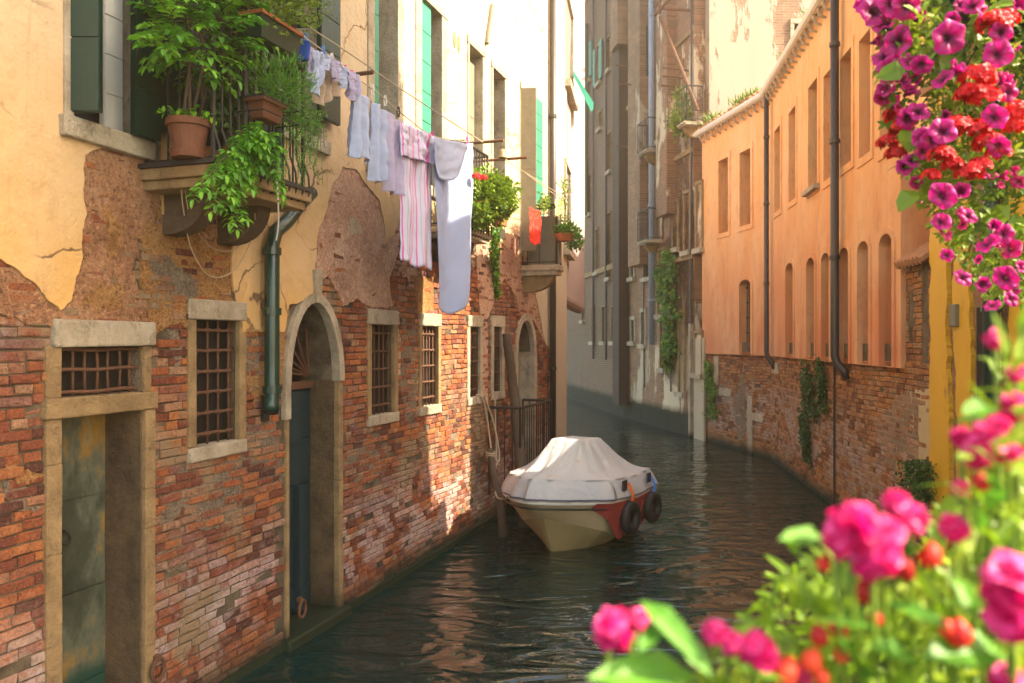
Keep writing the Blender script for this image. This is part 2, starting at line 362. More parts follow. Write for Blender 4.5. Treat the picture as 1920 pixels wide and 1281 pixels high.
def m_cloth(name, col, rough=.9):
    n = NT(name); c = n.mix(n.noise(6, 4), tuple(x*.92 for x in col), col)
    m = n.done(c, rough, n.bump(n.noise(7, 4, .6), .5, .02, n.bump(n.noise(400, 2), .2, .001)))
    t = n.t.nodes.new('ShaderNodeBsdfTranslucent'); n.t.links.new(c, t.inputs[0])
    mx = n.t.nodes.new('ShaderNodeMixShader'); mx.inputs[0].default_value = .3
    n.t.links.new(n.b.outputs[0], mx.inputs[1]); n.t.links.new(t.outputs[0], mx.inputs[2])
    n.t.links.new(mx.outputs[0], n.t.nodes['Material Output'].inputs[0]); return m
MCLOTH = m_cloth('white_cotton', (.56, .62, .80))
MCLOTHB = m_cloth('pale_blue_cotton', (.46, .54, .78))
MCLOTHP = m_cloth('pinkish_cotton', (.58, .52, .70))
MBEIGE = m_cloth('beige_cotton', (.60, .46, .34))
MBLUE = m_cloth('blue_plastic', (.02, .10, .50))
MPEGB = simple('blue_peg_plastic', (.03, .20, .60), .4, .1); MPEGP = simple('pink_peg_plastic', (.85, .06, .35), .4, .1)
def m_stripe():
    n = NT('striped_towel'); f = n.attr()
    W = (.58, .56, .74)
    st = []; pat = [(.0, W), (.03, (.60, .14, .36)), (.06, W), (.15, (.45, .48, .50)), (.18, W), (.24, (.62, .20, .42)), (.275, W), (.38, (.72, .3, .46)), (.42, W), (.50, (.60, .18, .40)), (.525, W), (.60, (.42, .46, .48)), (.62, W), (.70, (.64, .24, .46)), (.73, W), (.80, (.62, .10, .34)), (.88, (.42, .5, .48)), (.93, W)]
    n2 = n.t.nodes.new('ShaderNodeValToRGB'); n.t.links.new(f, n2.inputs[0]); n2.color_ramp.interpolation = 'CONSTANT'; e = n2.color_ramp.elements
    while len(e) < len(pat): e.new(.5)
    for i, (p, c) in enumerate(pat): e[i].position = p; e[i].color = (*c, 1)
    return n.done(n2.outputs[0], .9, n.bump(n.noise(6, 4), .4, .02))
MSTRIPE = m_stripe()
def m_tarp():
    n = NT('tarp_canvas'); c = n.mix(n.noise(2, 5), (.36, .39, .42), (.54, .52, .48))
    c = n.mix(n.span(n.noise(5, 6, .7), .62, .72), c, (.50, .33, .18))
    return n.done(c, .75, n.bump(n.noise(3, 5, .6, dist=1.5), .5, .05))
MTARP = m_tarp()
MHULL = simple('cream_fibreglass', (.66, .50, .28), .35, .12, 3, .1)
MOLIVE = simple('olive_hull_shade', (.36, .27, .12), .5, .2, 4, .2)  # olive tone puts the hull's shading below the chine into the colour
MHULLW = simple('white_gunwale', (.70, .64, .54), .4, .1, 3, .1)
MRUBBER = simple('black_rubber', (.018, .014, .012), .6, .4, 20, .4)
MREDV = simple('dull_red_vinyl', (.34, .045, .035), .6, .2, 4, .3)
MORROPE = simple('orange_rope', (.75, .16, .02), .8, .2, 60, .6)
MSTRING = simple('trim_line', (.08, .09, .13), .6, .2)
MALGAE = simple('wet_algae', (.012, .022, .006), .6, .6, 12, .9)
# ---------------------------------------------------------------- the setting: water and canal bed
def m_water():
    n = NT('canal_water')
    v1 = n.mp((1.0, 2.3, 1), rot=(0, 0, R(8)))
    h = n.math('ADD', n.math('MULTIPLY', n.noise(1.15, 2, .45, v=v1, dist=1.2), 1.3), n.math('MULTIPLY', n.noise(4.2, 3, .5, v=n.mp((1, 2.0, 1), rot=(0, 0, R(-14))), dist=.4), .22))
    return n.done((.002, .024, .020), .006, n.bump(h, 1.0, .058), IOR=1.5, Specular_IOR_Level=.9)
wb = MB(); wb.quad((-30, -6, 0), (40, -6, 0), (40, 90, 0), (-30, 90, 0))
tag(wb.build('canal_water', m_water()), kind='structure')
wb = MB(); wb.quad((-30, -6, -2.5), (40, -6, -2.5), (40, 90, -2.5), (-30, 90, -2.5))
tag(wb.build('canal_bed', MALGAE), kind='structure')
# ---------------------------------------------------------------- brickwork as real bricks
def brickwork(mb, F, s0, s1, z0, z1, holes, bw=.205, bh=.055, g=.011, o0=-.012, dep=.017, seed=1, zmax=None, rough=.006, miss=.02, cover=None):
    rnd = random.Random(seed); z = z0; row = 0
    while z < z1:
        s = s0-rnd.uniform(0, bw); h = bh*rnd.uniform(.94, 1.05)
        while s < s1:
            L = bw*(rnd.choice((1, 1, 1, .5, .55, .9, .75)))*rnd.uniform(.95, 1.05)
            a, b = max(s, s0), min(s+L, s1); s += L+g*rnd.uniform(.7, 1.4)
            sm = (a+b)/2; dz = .03*noise.noise(Vector((sm*.5, z*.3, seed)))+.012*noise.noise(Vector((sm*2, z, seed+5)))
            za, zb = z+dz, z+dz+h
            ok = True
            for (ha, hb, hz, hy) in holes:
                if zb > hz and za < hy and b > ha and a < hb:
                    if a < ha-.03: b = min(b, ha)
                    elif b > hb+.03: a = max(a, hb)
                    else: ok = False
            if not ok or b-a < .03 or rnd.random() < miss: continue
            if cover and cover((a+b)/2, (za+zb)/2): continue
            if zmax and zb > zmax((a+b)/2): continue
            d = dep+rnd.uniform(-1, 1)*rough*1.3-(.012 if rnd.random() < .10 else 0); e = .007
            big = noise.noise(Vector((sm*.7, z*1.1, seed)))
            mb.cur = min(1, max(0, rnd.random()*.95+.02+big*.4))
            j = lambda k=1.0: rnd.uniform(-1, 1)*rough*k
            q = []
            for aa, zz in ((a, za), (b, za), (b, zb), (a, zb)): q.append(F.w(aa, o0, zz))
            q2 = [(a, za), (b, za), (b, zb), (a, zb)]
            jj = [(j(), j()) for _ in range(4)]
            for (aa, zz), (u, v) in zip(q2, jj): q.append(F.w(aa+u, o0+d*.62, zz+v))
            cx, cz = sm, (za+zb)/2
            for (aa, zz), (u, v) in zip(q2, jj):
                q.append(F.w(aa+u+(e if aa < cx else -e), o0+d+j(.8), zz+v+(e if zz < cz else -e)))
            fs = [(8, 9, 10, 11)]
            for k in range(4):
                l = (k+1) % 4; fs += [(k, l, 4+l, 4+k), (4+k, 4+l, 8+l, 8+k)]
            mb.add(q, fs)
        z += h+g; row += 1
def pip(x, y, poly):
    c = False; n = len(poly); j = n-1
    for i in range(n):
        xi, yi = poly[i]; xj, yj = poly[j]
        if (yi > y) != (yj > y) and x < (xj-xi)*(y-yi)/(yj-yi)+xi: c = not c
        j = i
    return c
# ---------------------------------------------------------------- LEFT: the peeling cream house
FA = Frame((-4.358+.336*2.6, 2.6), (-4.358+.336*16.05, 16.05))
A = thing('canal_house', (FA.A.x, FA.A.y, 0), 'tall cream house on the left with plaster peeling off orange brick and green shutters', 'building', rz=FA.rz)
H = FA.hit; S = FA.S; TOP = 10.2; LEN = FA.L
def hz(px, py): return H(px, py)
def RX(p0, p1, y0, y1, pref=None):                # window rectangle from its two px columns and the y of top and bottom at the first column
    a, b = S(p0), S(p1); r = pref if pref is not None else p0
    return (a, b, H(r, y1)[1], H(r, y0)[1])
door1 = RX(112, 268, 785, 1275); door1 = (door1[0], door1[1], -.1, door1[3])
wtop1 = RX(112, 268, 650, 746)
w2 = RX(366, 446, 598, 838)
w3 = RX(695, 738, 607, 780); w4 = RX(790, 820, 611, 763); w5 = RX(880, 899, 612, 745); w6 = RX(925, 940, 612, 736)
d2 = (S(540), S(633)); d2zs = H(540, 722)[1]; d2zt = H(588, 566)[1]
d3 = (S(969), S(1000)); d3zs = H(985, 660)[1]; d3zt = H(985, 600)[1]
d2l = archloop(d2[0], d2[1], .06, d2zs, d2zt); d3l = archloop(d3[0], d3[1], .45, d3zs, d3zt)
U1 = (S(131), S(262), H(131, 221)[1], 5.95)
U2 = (S(335), S(470), 4.12, 6.3)
U3 = (S(520), S(597), 4.6, 6.75)
U4 = (S(697), S(741), 4.62, 7.0); U5 = (S(786), S(824), 4.62, H(805, 12)[1]); U6 = (S(876), S(901), 4.3, H(876, 82)[1])
U7 = (S(921), S(943), 4.3, H(922, 128)[1]); U8 = (S(975), S(992), 4.15, H(980, 172)[1])
rects = [door1, wtop1, w2, w3, w4, w5, w6, U1, U2, U3, U4, U5, U6, U7, U8]
rl = [rect(r[0]-.007, r[1]+.007, r[2]-.007, r[3]+.007) for r in rects]
mb = MB(); mb.slab(FA, rect(0, LEN, -1.5, TOP), rl+[d2l, d3l], -.45, -.012)
mb.box(FA, 0, LEN, -3.2, -.46, -1.5, TOP); 
wallA = mb.build('wall', MMORTAR, A)
bricks = MB()
holesA = [(r[0]-.055, r[1]+.045, r[2]-.04, r[3]+.04) for r in rects]+[(d2[0]-.03, d2[1]+.05, -1, d2zs), (d3[0]-.08, d3[1]+.08, .45, d3zs)]
def grow(l, k):
    cx = sum(p[0] for p in l)/len(l); cz = sum(p[1] for p in l)/len(l); return [(cx+(p[0]-cx)*k, cz+(p[1]-cz)*k) for p in l]
d2g, d3g = grow(d2l, 1.07), grow(d3l, 1.06)
sg = [H(x, y) for x, y in [(-150, 440), (0, 485), (30, 500), (62, 532), (85, 565), (108, 580), (126, 562), (131, 530), (146, 490), (150, 440), (157, 400), (150, 350), (153, 290), (200, 272), (268, 285), (297, 272), (300, 400), (432, 405), (433, 572), (452, 570), (452, 620), (495, 622), (527, 620), (540, 570), (582, 560), (588, 500), (592, 440), (607, 400), (620, 350), (640, 312), (665, 318), (690, 350), (708, 378), (718, 420), (720, 455), (735, 440), (750, 400), (800, 440), (885, 452), (935, 452), (953, 470), (958, 440), (985, 450), (1030, 440)]]
cover = lambda a, z: z > 2.5 and pip(a, z, [(sg[0][0], 11)]+sg+[(sg[-1][0], 11)])
brickwork(bricks, FA, .8, LEN, -.35, 4.6, holesA, seed=3, zmax=lambda s: 4.6, cover=lambda a, z: cover(a, z+.08) and cover(a, z-.08) or any(pip(a+da, z+dz, g_) for da in (-.08, 0, .08) for dz in (-.02, .02) for g_ in (d2g, d3g)))
bricks.build('brick_facing', MBRICK, A)
# rough under-renders
def patch(name, mat, pts, o, seed, step=.045, amp=.03, holes=()):
    m = MB(); m.slab(FA, rag([H(x, y) for x, y in pts], step, amp, seed), list(holes), -.012, o)
    return m.build(name, mat, A)
patch('rough_render', MBROWN, [(-260, 400), (60, 480), (118, 555), (126, 600), (108, 616), (40, 606), (0, 590), (-260, 560)], .008, 1)
patch('rough_render', MBROWN, [(118, 560), (130, 480), (140, 380), (140, 262), (292, 270), (296, 395), (262, 430), (248, 500), (262, 560), (278, 602), (108, 612)], .010, 2)
patch('rough_render', MTAN, [(258, 560), (262, 440), (292, 400), (296, 270), (440, 290), (436, 560), (440, 575), (365, 562), (352, 620), (320, 605), (292, 640), (276, 600)], .006, 3, amp=.05)
patch('rough_render', MMAUVE, [(592, 520), (590, 440), (610, 385), (625, 335), (650, 298), (700, 335), (722, 430), (748, 390), (746, 470), (728, 520), (735, 566), (700, 580), (668, 560), (640, 575), (618, 520)], .012, 4)
patch('rough_render', MMAUVE, [(893, 452), (940, 455), (960, 440), (985, 450), (1030, 520), (1030, 660), (1000, 600), (975, 590), (968, 560), (945, 520), (912, 600), (915, 760), (900, 760), (902, 600), (893, 520)], .008, 5)
patch('rough_render', MTAN, [(775, 520), (812, 520), (812, 585), (782, 590)], .010, 6)
patch('rough_render', MTAN, [(450, 615), (530, 600), (536, 720), (520, 745), (470, 760), (455, 700)], .002, 8, amp=.05)
patch('rough_render', MGREYR, [(455, 800), (520, 790), (530, 900), (470, 985), (380, 1000), (360, 960), (300, 1010), (296, 905), (352, 880), (420, 882)], -.003, 9, amp=.07)
patch('rough_render', MGREYR, [(757, 600), (780, 605), (782, 770), (762, 790), (745, 700)], .001, 10, amp=.04)
for i_, (mt, x0, y0, rx, ry, oo) in enumerate([(MTAN, 210, 450, 22, 60, .013), (MTAN, 190, 560, 50, 22, .014), (MGREYR, 305, 500, 26, 26, .009), (MGREYR, 330, 540, 30, 40, .010), (MBROWN, 395, 420, 30, 50, .009), (MGREYR, 470, 660, 28, 60, .005), (MGREYR, 330, 660, 12, 50, .001), (MMAUVE, 745, 640, 10, 60, .004), (MMAUVE, 770, 480, 14, 60, .006), (MGREYR, 700, 590, 20, 10, .013),
    (MGREYR, 690, 860, 50, 40, -.002), (MTAN, 45, 880, 50, 14, .002), (MGREYR, 480, 860, 40, 60, -.001), (MGREYR, 850, 800, 14, 70, -.002), (MGREYR, 40, 930, 40, 30, -.003), (MGREYR, 340, 1040, 70, 30, -.004), (MBROWN, 905, 690, 8, 60, .003)]):
    patch('rough_render', mt, [(x0+rx*math.cos(k*math.pi/6)*random.uniform(.6, 1.2), y0+ry*math.sin(k*math.pi/6)*random.uniform(.6, 1.2)) for k in range(12)], oo, 30+i_, step=.03, amp=.05)
# the cream coat
outer = [(0, 0)]*0
pts = rag(sg, .045, .018, 11)
cre = [(0, TOP-.02), (0, sg[0][1])]+pts+[(LEN-.06, sg[-1][1]), (LEN-.06, TOP-.02)]
# rag() closed the loop: drop the closing edge's samples
cut = [i for i, p in enumerate(pts) if i > 10 and p[0] >= sg[-1][0]-.08]
pts = pts[:cut[0]+1] if cut else pts
cre = [(0, TOP-.02), (0, sg[0][1])]+pts+[(LEN-.06, sg[-1][1]), (LEN-.06, TOP-.02)]
mb = MB(); mb.slab(FA, cre, [rect(r[0]-.01, r[1]+.01, r[2]-.01, r[3]+.01) for r in (U1, U2, U3, U4, U5, U6, U7, U8)], -.012, .022)
mb.build('plaster', MCREAM, A)
patch('plaster', MCREAM2, [(1001, 545), (1029, 540), (1029, 655), (1020, 640), (1008, 580)], .02, 12, amp=.02)
# white chipped remains of plaster on the mauve render
patch('plaster', MSTONE, [(652, 415), (662, 408), (664, 435), (654, 442)], .016, 13, amp=.02); patch('plaster', MSTONE, [(667, 410), (674, 420), (678, 438), (669, 436)], .016, 14, amp=.02)

def stonebox(m, s0, s1, z0, z1, o1, o0=-.1, j=.004): m.box(FA, s0, s1, o0, o1, z0, z1, j)
def grille_window(r, nv, nh, fw=.085, lint=.13, sill=.11, depth=.2, over=.0, stone=MSTONE_O, lstone=MSTONE):
    a, b, z0, z1 = r
    m = MB(); stonebox(m, a-fw, a, z0, z1, .018, -.03); win = m.build('window', stone, A, bevel=.008)
    m = MB(); stonebox(m, b, b+fw, z0, z1, .018, -.03); m.build('jamb', stone, win, bevel=.008)
    if lint: m = MB(); stonebox(m, a-fw-over, b+fw+over, z1, z1+lint, .03, -.3); m.build('lintel', lstone, win, bevel=.012)
    if sill: m = MB(); stonebox(m, a-fw-over, b+fw+over, z0-sill, z0, .032, -.3); m.build('sill', lstone, win, bevel=.012)
    m = MB(); z = z0
    for i in range(nv):
        s = a+(b-a)*(i+.5)/nv+random.uniform(-.006, .006)
        m.tube([FA.w(s, -.045, z0-.02), FA.w(s+random.uniform(-.006, .006), -.045, (z0+z1)/2), FA.w(s, -.045, z1+.02)], .0085, 7)
    for k in range(nh):
        z = z0+(z1-z0)*(k+.5)/nh
        pts = [FA.w(a-.02+(b-a+.04)*t, -.045+.006*((i % 2)*2-1), z+random.uniform(-.004, .004)) for i, t in enumerate([q/8 for q in range(9)])]
        m.tube(pts, .012, 7)
        for i in range(nv):
            s = a+(b-a)*(i+.5)/nv; m.cbox(FA.w(s, -.045, z), .03, .03, .034, FA.rz+.4)
    m.build('grille', MRUST, win, smooth=True)
    m = MB(); m.box(FA, a-.02, b+.02, -.115, -.10, z0-.02, z1+.02); m.build('screen', MWICK, win)
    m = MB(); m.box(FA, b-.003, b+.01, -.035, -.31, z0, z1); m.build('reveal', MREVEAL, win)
    return win
grille_window(w2, 4, 6, lint=.15, over=.0)
grille_window(w3, 5, 5, lint=.16); grille_window(w4, 5, 5, lint=.16)
grille_window(w5, 5, 5, lint=.16, stone=MSTONE, fw=.1); grille_window(w6, 4, 5, lint=.17, stone=MSTONE, fw=.12)
# door with grated light over it, far left
a, b, z0, z1 = door1
m = MB()
for (p, q, zz0, zz1) in ((a-.11, a, -.2, z1), (b, b+.095, -.2, z1)):
    n = 9
    if m.v: dr = m.build('door', MSTONE_O, A, bevel=.006); m = MB()
    for i in range(n):
        e0, e1 = zz0+(zz1-zz0)*i/n, zz0+(zz1-zz0)*(i+1)/n
        m.box(FA, p, q, -.05, .02+random.uniform(-.003, .004), e0, e1, .0015)
m.build('jamb', MSTONE_O, dr, bevel=.006)
m = MB(); m.box(FA, a-.12, b+.10, -.3, .045, z1, wtop1[2], .008); m.build('crossbeam', MSTONE_O, dr, bevel=.012)
m = MB()
m.box(FA, a-.02, b+.02, -.42, -.33, -.3, z1-.02)
for i in range(4): m.box(FA, a+.0, b-.0, -.33, -.318+.004*(i % 2), -.2+i*.62, .41+i*.62, .003)
lf = m.build('door_leaf', MOLDDOOR, dr)
m = MB(); m.torus(FA.w(a+.30, -.29, 1.42), .045, .008, FA.w(0, 1, 0)-FA.w(0, 0, 0)+Vector((0, 0, .5)), 18, 6); m.cbox(FA.w(a+.3, -.31, 1.46), .03, .03, .03)
m.cbox(FA.w(a+.18, -.31, .72), .16, .02, .03, FA.rz); m.build('ring_handle', MIRON, dr)
m = MB(); m.slab(FA, rect(a, b+.004, -.2, z1), [], -.33, -.325)
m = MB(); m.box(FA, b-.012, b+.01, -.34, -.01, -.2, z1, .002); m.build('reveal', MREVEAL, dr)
wt = wtop1
m = MB(); m.box(FA, wt[0]-.11, wt[0], -.03, .018, wt[2], wt[3], .003); win = m.build('window', MSTONE_O, A, bevel=.008)
m = MB(); m.box(FA, wt[1], wt[1]+.07, -.03, .014, wt[2], wt[3], .003); m.build('jamb', MSTONE_O, win, bevel=.008)
m = MB(); m.box(FA, wt[0]-.06, wt[1]+.09, -.3, .04, wt[3], wt[3]+.17, .006); m.build('lintel', MSTONE, win, bevel=.015)
m = MB()
for i in range(7):
    s = wt[0]+(wt[1]-wt[0])*(i+.6)/7.2; m.tube([FA.w(s, -.06, wt[2]), FA.w(s+random.uniform(-.01, .01), -.06, (wt[2]+wt[3])/2), FA.w(s, -.06, wt[3])], .009, 7)
for zz in (wt[2]+.025, wt[2]+.165, wt[3]-.02):
    m.tube([FA.w(wt[0]-.02+(wt[1]-wt[0]+.04)*q/10, -.05+.004*(q % 2), zz+.004*math.sin(q)) for q in range(11)], .012, 7)
m.build('grille', MRUST, win, smooth=True)
m = MB(); m.box(FA, wt[0], wt[1], -.13, -.115, wt[2], wt[3]); m.build('screen', MWICK, win)
m = MB(); m.box(FA, wt[1]-.004, wt[1]+.01, -.115, -.03, wt[2], wt[3]); m.build('reveal', MGREYR, win)
# arched door
def arch_ring(m, F, s0, s1, zs, zt, wd, o1, o0, n=16, seed=0, low=None):
    c = (s0+s1)/2; h = (s1-s0)/2; lo = zs if low is None else low
    for i in range(n):
        q = []
        for o in (o0, o1):
            for t, k in ((i, 0), (i+1, 0), (i+1, 1), (i, 1)):
                an = math.pi*t/n; q.append(F.w(c+(h+wd*k)*math.cos(an), o, zs+(zt-zs+wd*k)*math.sin(an)))
        m.hexa(q)
c2 = sum(d2)/2
m = MB(); arch_ring(m, FA, d2[0]+.005, d2[1]-.005, d2zs, d2zt-.006, .09, .035, -.06)
m.box(FA, d2[0]-.085, d2[0]+.004, -.3, .035, d2zs-.30, d2zs, .002)
dd = m.build('arched_door', MSTONE, A, bevel=.004)
m = MB(); m.hexa([FA.w(c2+x, o, z) for z, k in ((d2zt-.01, .04), (d2zt+.30, .065)) for x, o in ((-k, -.1), (k, -.1), (k, .06), (-k, .06))]); m.build('keystone', MSTONE, dd, bevel=.006)
m = MB()
for i in range(8):
    e0 = -.3+(d2zs+.3)*i/8; e1 = -.3+(d2zs+.3)*(i+1)/8
    m.box(FA, d2[1]-.006, d2[1]+.075, -.04, .02+random.uniform(-.004, .006), e0, e1-.002, .004)
m.build('jamb', MSTONE_O, dd, bevel=.008)
m = MB(); m.box(FA, d2[0]-.045, d2[0]+.005, -.31, .016, -.3, d2zs-.301, .003); m.build('jamb', MSTONE_O, dd, bevel=.008)
m = MB(); m.box(FA, d2[0]-.1, d2[1]+.12, -.34, .10, -.4, .09, .01); m.build('threshold', MALGAE, dd, bevel=.02)
m = MB(); sm = d2[0]+(d2[1]-d2[0])*.0
m.box(FA, d2[0], d2[1], -.36, -.31, .09, d2zs-.07)
zz = .12
for hgt in (.28, .42, .5, .44, .5): 
    m.box(FA, d2[0]+.01, d2[1]-.02, -.31, -.295, zz, min(zz+hgt-.015, d2zs-.1), .002); zz += hgt
m.box(FA, d2[0]+.18, d2[0]+.62, -.295, -.275, 1.72, 2.06, .002); m.box(FA, d2[0]+.05, d2[1]-.05, -.295, -.27, .16, .34, .002)
m.box(FA, d2[1]-.32, d2[1]-.24, -.295, -.22, .12, 1.32, .002)
m.build('door_leaf', MDOORT, dd, bevel=.004)
m = MB(); m.box(FA, d2[0], d2[1], -.34, -.27, d2zs-.07, d2zs+.0); 
for an in (95, 112, 128, 145, 160, 172): 
    L = .62 if an < 140 else .5
    m.tube([FA.w(d2[1]-.05, -.30, d2zs+.05), FA.w(d2[1]-.05+.85*math.cos(R(an)), -.29, d2zs+.05+.85*math.sin(R(an))*.75)], .013, 6)
m.build('fan_bars', MRUST, dd)
m = MB(); m.box(FA, d2[0]-.1, d2[1]+.1, -.449, -.42, d2zs-.2, d2zt+.1); m.build('dark_inside', MDARK, dd)
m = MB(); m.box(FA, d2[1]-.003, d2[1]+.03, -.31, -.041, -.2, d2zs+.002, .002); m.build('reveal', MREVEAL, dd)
# far arched door by the landing
m = MB(); arch_ring(m, FA, d3[0]+.005, d3[1]-.005, d3zs, d3zt-.006, .12, .03, -.06, 12)
d_ = m.build('arched_door', MSTONE, A, bevel=.006)
for e in (d3[0]-.14, d3[1]-.005): m = MB(); m.box(FA, e, e+.145, -.3, .03, .4, d3zs, .003); m.build('jamb', MSTONE, d_, bevel=.006)
m = MB(); m.box(FA, d3[0], d3[1], -.3, -.26, .4, d3zt+.05); m.build('door_leaf', MGREYW, d_)
# dark interiors behind the upper openings
m = MB()
for r in (U1, U2, U3, U4, U5, U6, U7, U8, w5, w6): m.box(FA, r[0]-.0, r[1]+.0, -.449, -.40, r[2], r[3])
# upper windows: stone frames, shutters
def shutter(parent, pts_s, o, z0, z1, mat, dirv=None, n=5, name='shutter', th=.035):
    # a plank shutter from wall point (s,o) running along dirv (s,o) for its width
    (s0, o0), (s1, o1) = pts_s; m = MB(); L = math.hypot(s1-s0, o1-o0); ns, no = -(o1-o0)/L*th, (s1-s0)/L*th
    q = [FA.w(a_, o_, z) for z in (z0, z1) for a_, o_ in ((s0, o0), (s1, o1), (s1+ns, o1+no), (s0+ns, o0+no))]; m.hexa(q)
    e = .008
    for k in range(n):
        za = z0+(z1-z0)*k/n+.006; zb = z0+(z1-z0)*(k+1)/n-.006
        for sgn in (1, -1):
            oo = (no+e, ns*0) if sgn > 0 else (-e, 0)
            bx = [(s0+(s1-s0)*t, o0+(o1-o0)*t) for t in (.02, .98)]
            if sgn > 0: f0 = [(x+ns, y+no) for x, y in bx]; f1 = [(x+ns*(1+e/th), y+no*(1+e/th)) for x, y in bx]
            else: f0 = bx; f1 = [(x-ns*e/th, y-no*e/th) for x, y in bx]
            m.hexa([FA.w(x, y, z) for z in (za, zb) for x, y in (f0[0], f0[1], f1[1], f1[0])])
    return m.build(name, mat, parent)
def framed(r, fw=.09, sill=True, stone=MSTONE, glass=True, cap=True):
    a, b, z0, z1 = r; m = MB()
    m.box(FA, a-fw, a, -.25, .04, z0, z1); m.box(FA, b, b+fw, -.25, .04, z0, z1)
    if cap: m.box(FA, a-fw-.02, b+fw+.02, -.25, .05, z1, z1+.10)
    w_ = m.build('window', stone, A, bevel=.006)
    if sill: m = MB(); m.box(FA, a-fw-.03, b+fw+.03, -.25, .07, z0-.13, z0, .004); m.build('sill', MSTONE, w_, bevel=.01)
    m = MB(); m.box(FA, a, b, -.30, -.27, z0, z1); m.build('pane', MGLASS if glass else MDARK, w_)
    return w_
w_ = framed(U1, .07)
sx = S(131, .0)
shutter(w_, ((U1[0]+.0, .0), (U1[0]+.065, .19)), 0, U1[2]+.03, 5.9, MGREEN, n=4)
shutter(w_, ((S(205)+.05, -.13), (S(250), -.13)), 0, U1[2]+.01, 5.9, MWHITEP, n=7)
shutter(w_, ((S(250, .1), .08), (S(298, .1), .08)), 0, U1[2]-.01, 5.9, MGREEN, n=6)
w_ = framed(U2, .09, sill=False)
shutter(w_, ((U2[0]-.34, .06), (U2[0]-.02, .06)), 0, 4.15, 6.3, MGREEN, n=6)
shutter(w_, ((U2[1]+.02, .06), (U2[1]+.32, .06)), 0, 4.15, 6.3, MGREEN, n=6)
w_ = framed(U3, .09)
shutter(w_, ((S(600, .1), .07), (S(637, .1), .07)), 0, H(637, 236, .1)[1], 6.7, MGREEN, n=6)
w_ = framed(U4, .14); shutter(w_, ((U4[0]+.0, -.04), (S(710), -.04)), 0, 4.66, 7.0, MGREENL, n=6)
w_ = framed(U5, .16); shutter(w_, ((S(790), -.04), (S(808), -.04)), 0, 4.66, U5[3], MGREENL, n=6)
w_ = framed(U6, .06, sill=False); shutter(w_, ((U6[0]+.0, -.1), (U6[0]+.10, -.1)), 0, 4.34, U6[3]-.1, MGREENL, n=6); shutter(w_, ((U6[0]+.12, -.13), (U6[1]-.02, -.13)), 0, 4.34, U6[3]-.12, MGREYW, n=3)
w_ = framed(U7, .06, sill=False)
w_ = framed(U8, .06, sill=False); shutter(w_, ((U8[0]-.02, .0), (U8[0]+.02, .28)), 0, 4.2, U8[3], MGREYW, n=2)
shutter(w_, ((S(993, .06), .06), (S(1014, .06), .06)), 0, 4.2, H(1000, 186)[1], MGREENL, n=10)
# casing lines over window heads are real raised mouldings; corner pilaster and pipes
m = MB(); m.box(FA, S(1030), LEN+.02, -.5, .06, -.5, TOP); m.build('corner_strip', MCREAM2, A)
def pipe_part(F, parent, pts, r, mat, clamps=(), name='downpipe'):
    m = MB(); m.tube([F.w(*p) for p in pts], r, 12)
    p = m.build(name, mat, parent, smooth=True)
    if clamps:
        for (s, o, z) in clamps:
            m = MB(); m.lathe(F.w(s, o, z), [(r*1.0, -.03), (r*1.25, -.03), (r*1.25, .03), (r*1.0, .03)], 14); m.build('clamp', mat, p)
    return p
ps = S(510, .12)
pipe_part(FA, A, [(ps+.62, .10, 4.05), (ps+.42, .12, 3.92), (ps+.2, .12, 3.72), (ps+.05, .12, 3.62), (ps, .12, 3.5), (ps, .12, 2.6), (ps, .12, 2.28), (ps-.02, .13, 2.2), (ps-.07, .16, 2.13)], .062, MPIPE, [(ps, .12, 3.45), (ps, .12, 2.95), (ps, .12, 2.3)])
m = MB(); m.box(FA, S(489), S(500), -.01, .03, H(495, 790)[1], H(495, 740)[1]); m.build('slot_plate', MIRON, A)  # black plate standing for the dark slot beside the downpipe
pipe_part(FA, A, [(S(1027), .1, TOP), (S(1027), .1, -.3)], .06, MDPIPE, [(S(1027), .1, z) for z in (2.2, 4.6, 6.9)])
# roof
m = MB(); q = [FA.w(-.2, .45, TOP+.02), FA.w(LEN+.1, .45, TOP+.02), FA.w(LEN+.1, -6, TOP+2), FA.w(-.2, -6, TOP+2)]
m.hexa(q+[p+Vector((0, 0, .12)) for p in q]); m.build('roof', MTILE, A)
m = MB(); m.box(FA, -1.5, S(950), -.0, .03, -.5, .07, .012); m.build('weedy_foot', MALGAE, A)
# little oval vents, iron wall tie, mooring rings, iron brackets
m = MB()
for px, py in ((849, 75), (857, 84)):
    m = MB(); s, z = H(px, py); m.lathe(FA.w(s, .02, z), [(0, .012), (.045, .012), (.055, 0)], 14, Matrix.Rotation(FA.rz, 3, 'Z')@Matrix.Rotation(R(90), 3, 'X')@Matrix.Scale(2.2, 3, Vector((0, 1, 0)))); m.build('vent', MSTONE_O, A)
m = MB(); m.tube([FA.w(H(907, 82)[0], .05, H(907, 82)[1]), FA.w(H(917, 10)[0], .05, H(917, 10)[1])], .035, 6); m.build('wall_tie', MGREYW, A)
for px, py in ((287, 1240), (559, 1130)):
    s, z = H(px, py); m = MB(); m.torus(FA.w(s, .045, z-.05), .075, .014, FA.w(.2, 1, .0)-FA.w(0, 0, 0), 18, 7); m.cbox(FA.w(s, .02, z+.03), .04, .05, .04, FA.rz)
    m.build('mooring_ring', MRUST, A)
